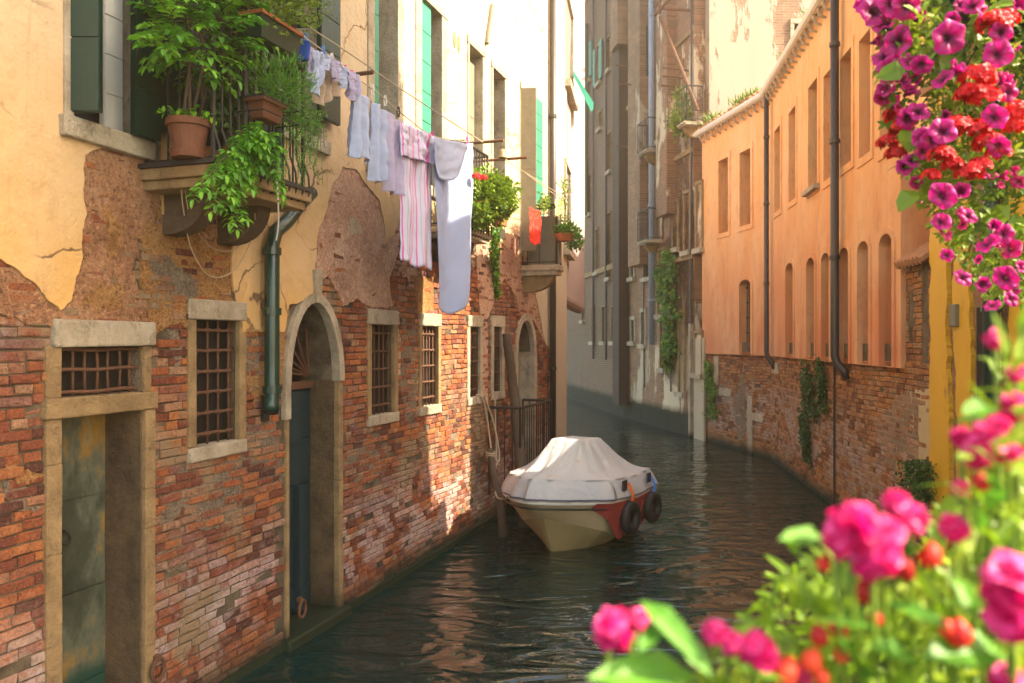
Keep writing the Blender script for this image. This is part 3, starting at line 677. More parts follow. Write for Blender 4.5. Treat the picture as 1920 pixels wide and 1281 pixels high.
# stone landing with its railing, under the far door
m = MB(); m.box(FA, S(950), LEN-.25, .0, .55, -.4, .42, .01); m.build('landing', MOLD1, A, bevel=.02)
def railing(F, s0, s1, o1, z0, z1, step, r=.009, side0=True, side1=True, top=.022, bulge=False, parent=None, name='railing', mat=MIRON, mid=None, solid1=False):
    m = MB()
    path = ([(s0, 0.02), (s0, o1)] if side0 else [(s0, o1)])+([(s1, o1), (s1, .02)] if side1 else [(s1, o1)])
    for i in range(len(path)-1):
        (a, b), (c, d) = path[i], path[i+1]; L = math.hypot(c-a, d-b); k = max(1, round(L/step))
        for zz, rr in ((z1, top), (z0+.05, .011))+(((mid, .008),) if mid else ()):
            m.tube([F.w(a, b, zz), F.w(c, d, zz)], rr, 6)
        dx, dy = (d-b)/L, -(c-a)/L
        for j in range(k+1):
            s, o = a+(c-a)*j/k, b+(d-b)*j/k
            if bulge and c != a:
                m.tube([F.w(s, o, z1), F.w(s, o+.0, z0+.25), F.w(s, o+.05, z0+.12), F.w(s, o+.06, z0), F.w(s, o+.03, z0-.07), F.w(s, o-.04, z0-.1)], r, 6)
            else: m.tube([F.w(s, o, z1), F.w(s, o, z0+.0)], r*(1.8 if j in (0, k) else 1), 6)
    return m.build(name, mat, parent)
railing(FA, S(975, .5), S(1032, .5), .5, .42, 1.72, .12, parent=A, name='landing_railing')
# ---- balconies: slab, brackets and railing
def bracket(F, m, s, z, dep=.6, h=.28, wd=.15):
    n = 9; prof = [(0.0, z)]+[(dep*math.cos(R(90)*i/n)**.8 if i < n else 0.0, z-h*math.sin(R(90)*i/n)) for i in range(n+1)]
    a = [F.w(s-wd/2, o, zz) for o, zz in prof]; b = [F.w(s+wd/2, o, zz) for o, zz in prof]; k = len(prof)
    m.add(a+b, [tuple(range(k)), tuple(range(2*k-1, k-1, -1))]+[(i, (i+1) % k, k+(i+1) % k, k+i) for i in range(k)])
def balcony(F, parent, s0, s1, dep, zt, th, zr, step, bulge=False, stone=MSTONE, mid=None, brs=2, solid=None):
    m = MB(); m.box(F, s0, s1, -.0, dep, zt-th*.55, zt); m.box(F, s0+.03, s1-.03, 0, dep-.04, zt-th, zt-th*.55)
    b = m.build('balcony', stone, parent, bevel=.008)
    m = MB()
    for i in range(brs): bracket(F, m, s0+(s1-s0)*(i+.5)/brs+(.0), zt-th, dep*(.62 if brs == 2 else .8)); m.build('bracket', MBRK if brs == 2 else MSTONE_O, b); m = MB()
    railing(F, s0+.05, s1-.05, dep-.05, zt, zr, step, bulge=bulge, parent=b, mid=mid)
    return b
O1 = .62
b1s0, b1z = FA.hit(402, 297, O1); b1s1 = FA.S(585, O1)
b1z = 3.87
BAL1 = balcony(FA, A, b1s0, b1s1, O1, b1z, .14, 4.86, .085, bulge=True, stone=MSTONE_O)
m = MB(); m.box(FA, b1s0-.02, b1s1, .0, O1+.015, b1z+.001, b1z+.03); m.build('iron_floor', MIRON, BAL1)
m = MB(); m.tube([FA.w(b1s0+.38, O1-.05, b1z), FA.w(b1s0+.38, O1-.05, 5.4)], .022, 6); m.build('post', MIRON, BAL1)
b2s0, b2s1 = FA.S(872, .5), FA.S(923, .5)
BAL2 = balcony(FA, A, b2s0, b2s1, .5, FA.hit(921, 440, .5)[1], .12, FA.hit(921, 293, .5)[1], .1, bulge=True)
m = MB()
b3s0, b3s1 = S(976), FA.S(1058, .66)
b3z = FA.hit(1030, 489, .66)[1]
BAL3 = balcony(FA, A, b3s0, b3s1, .66, b3z, .17, FA.hit(1030, 371, .66)[1], .24, brs=1)
m = MB(); m.box(FA, b3s0+.08, b3s1-.08, .615, .635, b3z+.04, b3z+.85); m.box(FA, b3s1-.07, b3s1-.055, .05, .6, b3z+.04, b3z+.85); m.build('screen_panel', MGREYW, BAL3)
# clothesline brackets (poles out of the wall)
def arm(px0, y0, px1, y1, r=.018, mat=MRUST, L=.78):
    s, z = H(px0, y0); e = None
    for k in range(200):
        o = .2+k*.005
        t, zz = FA.hit(px1, y1, o)
        if t <= s+.001: e = (s, o, zz); break
    if e is None: e = (s, L, z)
    m = MB(); m.tube([FA.w(s, -.05, z), FA.w(*e)], r, 6); m.build('line_pole', mat, A); return e
E1 = (S(408), .78, None)
zE1 = FA.hit(572, 46, .78)[1]
m = MB(); sE = FA.hit(572, 46, .78)[0]; m.cbox((FA.w(sE-.25, 0, zE1)+FA.w(sE, .80, zE1))/2, (FA.w(sE, .8, 0)-FA.w(sE-.25, 0, 0)).length, .05, .035, math.atan2((FA.w(sE, .8, 0)-FA.w(sE-.25, 0, 0)).y, (FA.w(sE, .8, 0)-FA.w(sE-.25, 0, 0)).x)); m.build('line_pole', MIRON, A)
for o_, px, py in ((.55, 700, 135), (.78, 944, 263), (.8, 988, 295)):
    s, z = FA.hit(px, py, o_); m = MB(); m.tube([FA.w(s, -.03, z), FA.w(s, o_, z)], .02, 6); m.build('line_pole', MRUST, A)
# ---------------------------------------------------------------- RIGHT: the long orange house on a brick foot
P0, P1, P3 = (5.25, 21.9), (5.95, 18.4), (4.84, 9.85)
PB = (4.84-.13*.88, 9.85-.88)
F0, F1 = Frame(P0, P1), Frame(P1, PB)
OT = 8.3; OB = CAMZ-.33
Or = thing('canal_house', (P1[0], P1[1], 0), 'long orange plastered house over a bare brick foot on the right bank', 'building', rz=F1.rz)
up1 = [(1453, 1464, 240, 395), (1480, 1493, 205, 375), (1517, 1534, 155, 352), (1546, 1561, 135, 335), (1577, 1598, 100, 308), (1613, 1634, 65, 290), (1652, 1676, 40, 275)]
lo1 = [(1474, 1488, 493, 670), (1513, 1528, 483, 674), (1541, 1556, 474, 676), (1575, 1592, 464, 680), (1609, 1630, 452, 684), (1650, 1674, 438, 688)]
def rc(F, p0, p1, y0, y1, o=0.0):
    a, b = F.S(p0, o), F.S(p1, o); return (min(a, b), max(a, b), F.hit((p0+p1)/2, y1, o)[1], F.hit((p0+p1)/2, y0, o)[1])
OO = .05
def orange_section(F, ups, los, parent, s1=None):
    L = s1 if s1 else F.L; holes = []; wins = []
    for u in ups: r = rc(F, *u, OO); wins.append((r, 'u')); holes.append(rect(*r))
    for l in los:
        r = rc(F, *l, OO); rr = (r[0], r[1], OB, r[3]); wins.append((rr, 'l'))
        holes.append(archloop(rr[0], rr[1], OB+.004, rr[3]-.14, rr[3], 10))
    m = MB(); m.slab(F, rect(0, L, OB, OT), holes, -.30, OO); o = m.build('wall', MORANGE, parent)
    m = MB(); m.box(F, 0, L, -.7, -.301, OB, OT); m.build('inner_wall', MDARK, parent)
    return wins
W1 = orange_section(F1, up1, lo1, Or, F1.S(1697))
W0 = orange_section(F0, [(1348, 1366, 298, 436), (1388, 1408, 282, 422)], [(1387, 1408, 524, 664)], Or)
for F, W in ((F1, W1), (F0, W0)):
    for i, (r, k) in enumerate(W):
        a, b, z0, z1 = r; m = MB(); f = .10; e = .018
        old = (F is F1 and k == 'u' and i == 2)
        if k == 'u': m.slab(F, rect(a-f, b+f, z0-f*1.2, z1+f*1.4), [rect(a-.0, b+.0, z0, z1)], OO, OO+e)
        else:
            m.slab(F, archloop(a-f, b+f, z0, z1-.14, z1+f, 12), [archloop(a, b, z0+.003, z1-.14, z1, 12)], OO, OO+e)
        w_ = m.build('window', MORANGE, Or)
        dp = .28 if k == 'l' else .22
        m = MB(); m.box(F, a-.02, b+.02, -dp-.03, -dp, z0-.0, z1+.02); m.build('blind_panel', (MDARK if (old or (F is F0 and k == 'l') or (k == 'l' and i in (8, 9))) else MPANEL), w_)
        if k == 'u' and i in (0, 1, 4, 5): m = MB(); zc = z0+(z1-z0)*.18; m.box(F, (a+b)/2-.07, (a+b)/2+.07, -dp, -dp+.10, zc, zc+.09); m.build('lamp', MGREYW, w_)
        if F is F0 and k == 'l':
            m = MB()
            for q in range(5): s = a+(b-a)*(q+.5)/5; m.tube([F.w(s, -.12, z0), F.w(s, -.12, z1)], .01, 5)
            for q in range(5): zc = z0+(z1-z0)*(q+.5)/5; m.tube([F.w(a, -.12, zc), F.w(b, -.12, zc)], .012, 5)
            m.build('grille', MIRON, w_)
        if old: m = MB(); m.box(F, a-.12, b+.12, .0, .16, z0-.08, z0, .004); m.build('sill', MSTONE, w_)
# brick foot as real bricks
m = MB(); m.slab(F1, rect(0, F1.L, -1.5, OB+.3), [], -.5, -.012); m.slab(F1, rect(F1.S(1697), F1.L, OB+.3, CAMZ+.95), [], -.5, -.012); m.slab(F0, rect(0, F0.L, -1.5, OB+.3), [], -.5, -.012)
m.build('foot_wall', MMORTAR, Or)
niche = rc(F1, 1449, 1460, 620, 900)
m = MB(); niches = []
brickwork(m, F1, 0, F1.L, -.3, OB+.05, [(F1.S(1705), F1.S(1717), CAMZ-.1, CAMZ+.55)], bw=.24, bh=.06, seed=21, miss=.008)
brickwork(m, F1, F1.S(1699), F1.L, OB+.03, CAMZ+.95, [(F1.S(1703), F1.S(1714), CAMZ+.0, CAMZ+.55), (F1.S(1728), F1.S(1742), OB+.1, CAMZ+.95)], bw=.24, bh=.06, seed=23)
brickwork(m, F0, 0, F0.L, -.3, OB+.05, [], bw=.24, bh=.06, seed=22)
m.build('brick_facing', MBRICK2, Or)
def wpatch(F, name, mat, pts, o0, o, seed, parent, step=.08, amp=.05):
    m = MB(); q = rag([F.hit(x, y) for x, y in pts], step, amp, seed); m.slab(F, q, [], o0, o); return m.build(name, mat, parent)
for i, (x0, x1, y0, y1) in enumerate([(1350, 1372, 728, 742), (1340, 1348, 668, 720), (1402, 1412, 742, 870), (1411, 1432, 775, 790), (1436, 1441, 740, 880), (1449, 1461, 680, 700)]):
    F = F0 if x0 < 1436 else F1; r = rc(F, x0, x1, y0, y1); m = MB(); m.box(F, r[0], r[1], -.01, .028, max(r[2], -.1), r[3], .006); m.build('stone_insert', MSTONE, Or, bevel=.01)
wpatch(F1, 'worn_render', MPATCH, [(1640, 790), (1690, 740), (1745, 720), (1748, 860), (1700, 890), (1660, 870)], -.01, .006, 5, Or)
wpatch(F0, 'worn_render', MGREYR, [(1375, 760), (1395, 680), (1400, 800), (1390, 850)], -.01, .008, 6, Or)
# gutter cornice of small brackets and the tiled roof
m = MB()
for F, L in ((F0, F0.L), (F1, F1.S(1699))):
    m.tube([F.w(-.05, .20, OT+.06), F.w(L, .20, OT+.06)], .085, 10)
    m.box(F, 0, L, -.3, .10, OT, OT+.10)
m.build('gutter', MHULLW, Or, smooth=False)
m = MB()
for F, L in ((F0, F0.L), (F1, F1.S(1699))):
    k = int(L/.3)
    for i in range(k):
        s = (i+.5)*L/k; m.tube([F.w(s, .04, OT-.20), F.w(s, .13, OT-.17), F.w(s, .18, OT-.08), F.w(s, .17, OT+.0)], [.018, .03, .032, .028], 6)
tag(m.build('bracket_row', MSTONE, Or), kind='stuff')
m = MB()
for F, L in ((F0, F0.L), (F1, F1.S(1699))):
    q = [F.w(0, .12, OT+.10), F.w(L, .12, OT+.10), F.w(L, -3.2, OT+1.35), F.w(0, -3.2, OT+1.35)]
    m.hexa(q+[p+Vector((0, 0, .08)) for p in q])
    k = int(L/.2)
    for i in range(k):
        s = (i+.5)*L/k; m.tube([F.w(s, .16, OT+.19), F.w(s, -3.2, OT+1.42)], .06, 6)
m.build('roof', MTILE, Or)
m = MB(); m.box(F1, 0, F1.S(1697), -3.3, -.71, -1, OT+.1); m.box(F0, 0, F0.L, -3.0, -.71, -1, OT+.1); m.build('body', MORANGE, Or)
sp = F1.S(1436); 
for px, yb, r in ((1437, 690, .055), (1565, 700, .065)):
    F = F1; s, z = F.hit(px, yb-20, .17); s = max(s, .03)
    pipe_part(F, Or, [(s, .17, OT), (s, .17, z+.12), (s+.05, .15, z), (s+.12, .06, z-.12), (s+.13, .02, z-.25)], r, MDPIPE, [(s, .17, 4.0), (s, .17, 5.8), (s, .17, 7.3)])
s = F1.S(1568); m = MB(); m.tube([F1.w(s+.02, .035, OB), F1.w(s+.02, .035, -.2)], .018, 6); m.build('cable_conduit', MIRON, Or)
# strip of old windows column stain: lean-to tiles, iron hook between the houses
m = MB()
s0, s1 = F1.S(1700), F1.L
for i in range(7):
    s = s0+(s1-s0)*(i+.5)/7
    m.tube([F1.w(s, .14, CAMZ+.92), F1.w(s, -.55, CAMZ+1.35)], .055, 7)
m.build('lean_to_tiles', MTILE, Or)
# ---- low cream wall set back in the gap, then the yellow house
G = thing('garden_wall', (F1.w(F1.S(1697), -.62, 0).x, F1.w(F1.S(1697), -.62, 0).y, 0), 'cream patched wall above a small tiled lean-to between the orange and the yellow house', 'wall', rz=F1.rz)
m = MB(); m.box(F1, F1.S(1697)+.02, F1.L+.02, -.95, -.6, 0, 5.35); m.build('wall', MPATCH, G)
m = MB(); m.box(F1, F1.S(1697), F1.L+.04, -1.0, -.55, 5.351, 5.43); m.build('coping', MTILE, G)
YA = (PB[0]-.02, PB[1]-.01)
FY = Frame(YA, (YA[0]-.25, 6.9))
Y = thing('canal_house', (YA[0], YA[1], 0), 'yellow house with flaking paint and bare brown strips at the right edge', 'building', rz=FY.rz)
YT = 8.4
m = MB(); m.box(FY, .85, FY.L, -3.0, 0, -1.5, YT); m.build('wall', MBROWN, Y)
m = MB(); m.box(FY, 0, .849, -3.0, -.0, -1.5, 5.45); m.build('sun_gap_wing', MBROWN, Y)  # house end cut low to widen the sun patch on the cream house
ff = lambda px: FY.S(px)
def ypatch(mat, pts, o, seed, nm='plaster'): wpatch(FY, nm, mat, pts, -.01, o, seed, Y, .06, .03)
yt = -40
ypatch(MYEL, [(1752, 165), (1788, 150), (1786, 440), (1782, 640), (1790, 800), (1784, 1100), (1752, 1100)], .05, 1)
ypatch(MYEL, [(1798, 150), (1826, 140), (1822, 500), (1828, 640), (1824, 900), (1830, 1100), (1796, 1100), (1802, 800), (1794, 600)], .04, 2)
ypatch(MYEL, [(1868, yt), (1876, yt), (1876, 700), (1868, 700)], .05, 3)
ypatch(MYEL, [(1896, yt), (2100, yt), (2100, 900), (1900, 900)], .04, 6)
m = MB(); r = rc(FY, 1793, 1806, 570, 612); m.box(FY, r[0], r[1], 0, .08, r[2], r[3]); m.build('fuse_box', MGREYW, Y, bevel=.01)
r = rc(FY, 1835, 1868, 575, 1000); m = MB(); m.box(FY, r[0], r[1], -.0, .02, -.2, r[3]+.0); m.build('door', MDARK, Y)
pipe_part(FY, Y, [(ff(1885), .12, YT), (ff(1885), .12, -.2)], .07, MPIPE, [(ff(1885), .12, 3)])
m = MB(); m.box(FY, -.03, .84, -3.1, .12, 5.451, 5.56); m.build('sun_gap_roof', MTILE, Y)
m = MB(); m.box(FY, .80, FY.L+.05, -3.1, .25, YT+.001, YT+.15); m.build('roof', MTILE, Y)
# unseen tall house added beyond the frame to shade the cream house
FT = Frame((4.75, 6.85), (4.5, 2.15))
T = thing('unseen_shade_house', (FT.A.x, FT.A.y, 0), 'unseen tall ochre house added to shade the cream house, beside the yellow house', 'building', rz=FT.rz)
ti = [(s, s+.9, z, z+1.7) for s in (.7, 2.5) for z in (3.5, 6.6, 9.7)]
m = MB(); m.slab(FT, rect(0, FT.L, -1.5, 13.2), [rect(*r) for r in ti], -.3, 0, True); m.box(FT, 0, FT.L, -4, -.31, -1.5, 13.2); m.build('wall', MCREAM, T)
for r in ti: m = MB(); m.box(FT, r[0], r[1], -.25, -.2, r[2], r[3]); m.build('window', MGREEN, T)
m = MB(); m.box(FT, -.2, FT.L+.2, -4.2, .3, 13.201, 13.4); m.build('roof', MTILE, T)
# ---------------------------------------------------------------- far houses where the canal bends
def box_house(F, depth, z1, mat, name, label, rz=None, parts=True, z0=-1.5, holes=(), roofm=MTILE, L=None, inner=True):
    t = thing(name, (F.A.x, F.A.y, 0), label, 'building', rz=F.rz); L = L or F.L
    m = MB(); m.slab(F, rect(0, L, z0, z1), [rect(*r) for r in holes], -.35, 0); m.box(F, 0, L, -depth, -.351, z0, z1)
    m.build('wall', mat, t)
    m = MB(); m.box(F, -.1, L+.1, -depth-.1, .3, z1+.002, z1+.25); m.build('roof', roofm, t)
    return t
def far_window(F, t, r, shut=None, frame=MSTONE, sill=True, fw=.10, open_=False):
    a, b, z0, z1 = r; m = MB()
    m.box(F, a-fw, a, -.3, .05, z0, z1); m.box(F, b, b+fw, -.3, .05, z0, z1); m.box(F, a-fw, b+fw, -.3, .06, z1, z1+fw*1.3)
    w_ = m.build('window', frame, t)
    m = MB(); m.box(F, a, b, -.3, -.25, z0, z1); m.build('pane', MGLASS, w_)
    if sill: m = MB(); m.box(F, a-fw-.05, b+fw+.05, -.3, .14, z0-.14, z0, .003); m.build('sill', MSTONE, w_)
    if shut:
        for sg_ in (-1, 1):
            m = MB(); c = a-fw if sg_ < 0 else b+fw
            if sg_ < 0: m.box(F, c-.45, c, .07, .11, z0, z1)
            else: m.box(F, c, c+.45, .07, .11, z0, z1)
            for k in range(6):
                zz = z0+(z1-z0)*k/6
                m.box(F, (c-.44 if sg_ < 0 else c+.01), (c-.01 if sg_ < 0 else c+.44), .11, .122, zz+.02, zz+(z1-z0)/6-.02)
            m.build('shutter', shut, w_)
    return w_
# C: worn house with ivy, then blue pipe house, between orange house and the dark one
QC = (3.94, 28.6); QD = (2.55, 38.9); QE = (.6, 52)
FC = Frame(QC, (5.10, 22.40))
s_ = FC.S(1225)
FCa = Frame(FC.w(0, 0, 0)[:2], FC.w(s_, 0, 0)[:2]); FCb = Frame(FC.w(s_, 0, 0)[:2], FC.w(FC.L, 0, 0)[:2])
def curve_(pts):
    out = []
    for i in range(len(pts)-1):
        for k in range(6): out.append(pts[i].lerp(pts[i+1], k/6))
    return out+[pts[-1]]
def rcs(F, L): return [rc(F, *q) for q in L]
hb = rcs(FCb, [(1275, 1284, 585, 735), (1306, 1317, 625, 700), (1262, 1272, 380, 465), (1285, 1295, 362, 470), (1308, 1317, 345, 465), (1272, 1282, 120, 225), (1240, 1248, 600, 690), (1236, 1245, 470, 590), (1236, 1246, 160, 260)])
C1 = box_house(FCb, 6, 16.5, MOLD1, 'worn_house', 'tall worn brick and plaster house with hanging ivy next to the orange house', holes=hb)
for i, r in enumerate(hb): far_window(FCb, C1, r, None, fw=.07, frame=MSTONE_O)
ha = rcs(FCa, [(1210, 1221, 355, 520), (1205, 1213, 60, 150), (1204, 1211, 585, 645), (1185, 1191, 600, 640), (1190, 1196, 260, 330), (1178, 1184, 60, 200), (1184, 1190, 420, 520)])
C2 = box_house(FCa, 6, 17.5, MOLD3, 'brick_house', 'narrow brown brick house with a pale blue downpipe in the middle distance', holes=ha)
for i, r in enumerate(ha): far_window(FCa, C2, r, MGREEN if i in (1,) else None)
s = FCa.S(1222, .15)
pipe_part(FCa, C2, [(s, .15, 17.4), (s, .15, 2.6)], .10, MBPIPE, [(s, .15, z) for z in (4, 7, 10, 13)])
m = MB(); m.box(FCa, FCa.S(1180, .3), FCa.S(1202, .3), 0, .35, 5.2, 17.5, .0); m.build('chimney_breast', MOLD3, C2)
m = MB(); m.box(FCb, FCb.S(1232, .25), FCb.S(1252, .25), 0, .28, 6.5, 16.5); m.build('chimney_breast', MOLD1, C1)
m = MB(); m.box(FCb, FCb.S(1298), FCb.S(1301), 0, .12, -.3, 3.2); m.build('door_jamb', MSTONE, C1)
m = MB(); m.box(FCb, FCb.S(1303), FCb.S(1322), -.02, .04, -.3, CAMZ+.1); m.build('pale_doorway', MCREAM2, C1)
for px0, px1, y in ((1214, 1240, 278), (1286, 1318, 226), (1214, 1238, 448)):
    F = FCa if px0 < 1225 else FCb; a, b = F.S(px0, .5), min(F.S(px1, .5), F.L); z = F.hit(px0, y, .5)[1]
    balcony(F, C2 if F is FCa else C1, a, b, .55, z, .1, z+.95, .16, brs=1, stone=MSTONE)
# roof terrace frame of iron at the top
F = FCb; m = MB()
za, zb = F.hit(1232, 24, .9)[1], F.hit(1232, 8, .9)[1]
for zz in (za, zb): m.tube([F.w(F.S(1226, .9)+.1, .9, zz), F.w(F.S(1306, .9), .9, zz)], .045, 6)
for px in (1237, 1262, 1290): s = F.S(px, .9); m.tube([F.w(s, .9, za-.1), F.w(s, .9, zb+.1)], .04, 6)
m.tube([F.w(F.S(1238, .9), .9, za-.2), F.w(F.S(1308, .1), .1, za-3.0)], .05, 6)
for px in (1240, 1300): m.tube([F.w(F.S(px, .9), .9, za), F.w(F.S(px, .9), 0, za)], .04, 6)
m.build('terrace_frame', MRUST, C1)
for F_, T_, px_ in ((FCb, C1, 1258), (FCb, C1, 1296), (FCa, C2, 1176), (FCa, C2, 1208)):
    m = MB(); s_x = F_.S(px_, .05); m.tube(curve_([F_.w(s_x, .05, 15), F_.w(s_x+.05, .06, 9), F_.w(s_x-.04, .06, 4), F_.w(s_x, .05, 1.2)]), .03, 5); m.build('cable', MDPIPE, T_)
for F_, T_, px_, py_, L_ in ((FCb, C1, 1290, 132, .8), (FCb, C1, 1285, 147, .7), (FCb, C1, 1275, 164, .6), (FCa, C2, 1196, 126, .8), (FCa, C2, 1200, 160, .8), (FCa, C2, 1186, 276, .6), (FCb, C1, 1262, 500, .6)):
    s_x, z_x = F_.hit(px_, py_, .02); m = MB(); m.tube([F_.w(s_x, 0, z_x), F_.w(s_x, L_, z_x+.03)], .025, 5); m.build('iron_bracket', MRUST, T_)
for F_, T_, x0_, x1_, y_ in ((FCb, C1, 1230, 1300, 95), (FCb, C1, 1235, 1310, 300), (FCa, C2, 1172, 1222, 230), (FCb, C1, 1228, 1315, 492)):
    m = MB(); a_, b_ = F_.S(x0_), min(F_.S(x1_), F_.L); z_ = F_.hit((x0_+x1_)/2, y_)[1]; m.box(F_, max(a_, 0), b_, 0, .07, z_, z_+.13, .01); m.build('string_course', MSTONE_O, T_)
# D: dark shaded house
FD = Frame(QD, QC); FE = Frame(QE, QD)
hd = rcs(FD, [(1121, 1127, 85, 155), (1103, 1108, 85, 150), (1124, 1129, 210, 240), (1104, 1109, 330, 400), (1118, 1123, 430, 510), (1140, 1146, 400, 520), (1092, 1096, 540, 600), (1110, 1115, 575, 640), (1130, 1136, 575, 640), (1148, 1154, 575, 640), (1140, 1145, 70, 130), (1141, 1147, 250, 320)])
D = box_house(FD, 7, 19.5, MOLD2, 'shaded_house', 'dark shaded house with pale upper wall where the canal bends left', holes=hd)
for i, r in enumerate(hd): far_window(FD, D, r, MGREENL if i < 2 else None, fw=.05, frame=MSTONE_O)
m = MB(); m.box(FD, FD.S(1150, .4), FD.S(1163, .4), 0, .5, 12.9, 19.5); m.build('chimney_breast', MOLD3, D)
m = MB(); m.box(FD, FD.S(1163, .3), FD.L-.02, 0, .35, .5, 19.4); m.build('timber_shaft', MSHAFT, D)
for px_, x_ in ((1112, 1.0), (1136, .8)):
    m = MB(); s_x = FD.S(px_, .1); m.tube([FD.w(s_x, .1, 17), FD.w(s_x, .1, 2)], .05, 6); m.build('downpipe', MDPIPE, D)
m = MB(); m.box(FD, 0, FD.S(1162), 0, .09, 5.4, 5.6, .01); m.build('string_course', MSTONE_O, D)
m = MB(); m.tube([FD.w(FD.S(1100, .15), .15, 16), FD.w(FD.S(1100, .15), .15, 8)], .09, 8); m.build('downpipe', MDPIPE, D)
for i in range(12):
    pass
m = MB(); m.box(FD, -.1, FD.S(1148), -.0, .55, 17.6, 17.9); m.box(FD, -.1, FD.S(1148), 0, .3, 17.3, 17.6); m.build('cornice', MSTONE, D)
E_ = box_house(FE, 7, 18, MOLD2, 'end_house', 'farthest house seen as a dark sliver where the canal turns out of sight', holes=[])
# tall white house behind the orange roof
FW = Frame((5.44, 22.05), (14.5, 22.35))
hw = [rc(FW, 1488, 1520, 45, 130)]
Wt = box_house(FW, 7, 16.8, MWHITEB, 'white_house', 'tall weathered white house with bare brick patches rising behind the orange roof', holes=hw)
for r in hw: far_window(FW, Wt, r, None)
# B: next houses on the left bank, upper storeys jutting out
FBu = Frame((1.06, 16.1), (1.98, 21.8)); FBl = Frame((.97, 16.05), (1.36, 21.8))
Bz = 3.62
B = thing('pale_house', (FBu.A.x, FBu.A.y, 0), 'pale pink plastered house with a jutting upper storey just past the cream house', 'building', rz=FBu.rz)
hbu = [rc(FBu, 1058, 1071, 5, 172), rc(FBu, 1057, 1066, 315, 470)]
m = MB(); m.slab(FBu, rect(0, FBu.L, Bz, 13.5), [rect(*r) for r in hbu], -.3, 0); m.box(FBu, 0, FBu.L, -5, -.301, Bz, 13.5); m.build('wall', MPINK, B)
for r in hbu:
    w_ = far_window(FBu, B, r, None, fw=.06); 
    shm = MB(); shm.box(FBu, r[0]+.02, r[1]-.02, -.1, -.06, r[2], r[3]); shm.build('shutter', MGREEN, w_)
m = MB(); m.box(FBl, 0, FBl.L, -4, 0, -1.5, Bz-.002); m.build('brick_foot', MOLD3, B)
m = MB(); m.tube([FBu.w(.02, -.16, Bz), FBu.w(FBu.L, -.16, Bz)], .16, 12); m.build('rounded_edge', MPINK, B)
m = MB(); m.box(FBu, -.05, FBu.L+.1, -5, .35, 13.502, 13.7); m.build('roof', MTILE, B)
awn = MB()
s, z = FBu.hit(1073, 125, .05)
awn.grid(lambda u, v: FBu.w(s+.15+.9*u, .05+(.45*v)*(1-.2*u), z-.75*v-.1*math.sin(u*6)), 6, 6)
awn.build('awning', m_cloth('green_awning_cloth', (.05, .36, .26)), B)
# ---------------------------------------------------------------- boat with its tarp, two tyre fenders
BA = Vector((.50, .866)).normalized(); BR = Vector((BA.y, -BA.x)); BO = Vector((.19, 9.74)); BL = 2.45
def bw(l, r, z): p = BO+BA*l+BR*r; return Vector((p.x, p.y, z))
boat = thing('motorboat', bw(1.6, 0, 0), 'small cream motorboat under a pale grey tarp moored by the left wall', 'boat', rz=math.atan2(BA.y, BA.x))
def half(l):                                       # half beam at the gunwale
    t = min(1, max(0, l/BL)); return .76*min(1, max(0, t)/.30)**.66*(1-.06*max(0, t-.6)/.4) if t > 0 else 0
def gz(l): return .74-.13*min(1, l/1.6)
def hull_pt(l, v, sgn):                            # v 0 keel .. 1 gunwale; a hard chine at v .45
    h = half(l); t = l/BL; g = gz(l); rake = .8*(1-v)**1.1*(1-min(1, t*1.6))
    ch_r = h*.78; ch_z = .12+.34*(1-min(1, t*1.9)); kz = -.34
    if v < .45: q = v/.45; r = ch_r*q; z = kz+(ch_z-kz)*q
    else: q = (v-.45)/.55; r = ch_r+(h-ch_r)*q; z = ch_z+(g-ch_z)*q
    return bw(l+rake, sgn*r, z)
m = MB()
for sgn in (-1, 1):
    m.grid(lambda u, v, sgn=sgn: hull_pt(BL*u**1.3, .45+.55*v, sgn), 26, 12)
k = [hull_pt(BL, v/10, 1) for v in range(11)]+[hull_pt(BL, v/10, -1) for v in range(9, -1, -1)]
m.add(k, [tuple(range(len(k)))])
hull = m.build('hull', MHULL, boat, smooth=False, weld=True)
m = MB()
for sgn in (-1, 1): m.grid(lambda u, v, sgn=sgn: hull_pt(BL*u**1.3, .45*v, sgn), 26, 6)
m.build('bottom', MOLIVE, boat, weld=True)
for p in hull.data.polygons: p.use_smooth = True
try: hull.data.set_sharp_from_angle(angle=R(28))
except Exception: pass
ls = [BL*(i/30)**1.3 for i in range(31)]
m = MB(); ed = [bw(l, half(l)+.015, gz(l)+.0) for l in reversed(ls)]+[bw(l, -half(l)-.015, gz(l)) for l in ls[1:]]
m.tube(ed, .028, 8); m.build('rub_rail', MHULLW, boat, smooth=True)
m = MB(); m.tube([p+Vector((0, 0, -.075)) for p in ed], .012, 6)
m.build('groove_line', MDPIPE, boat, smooth=True)
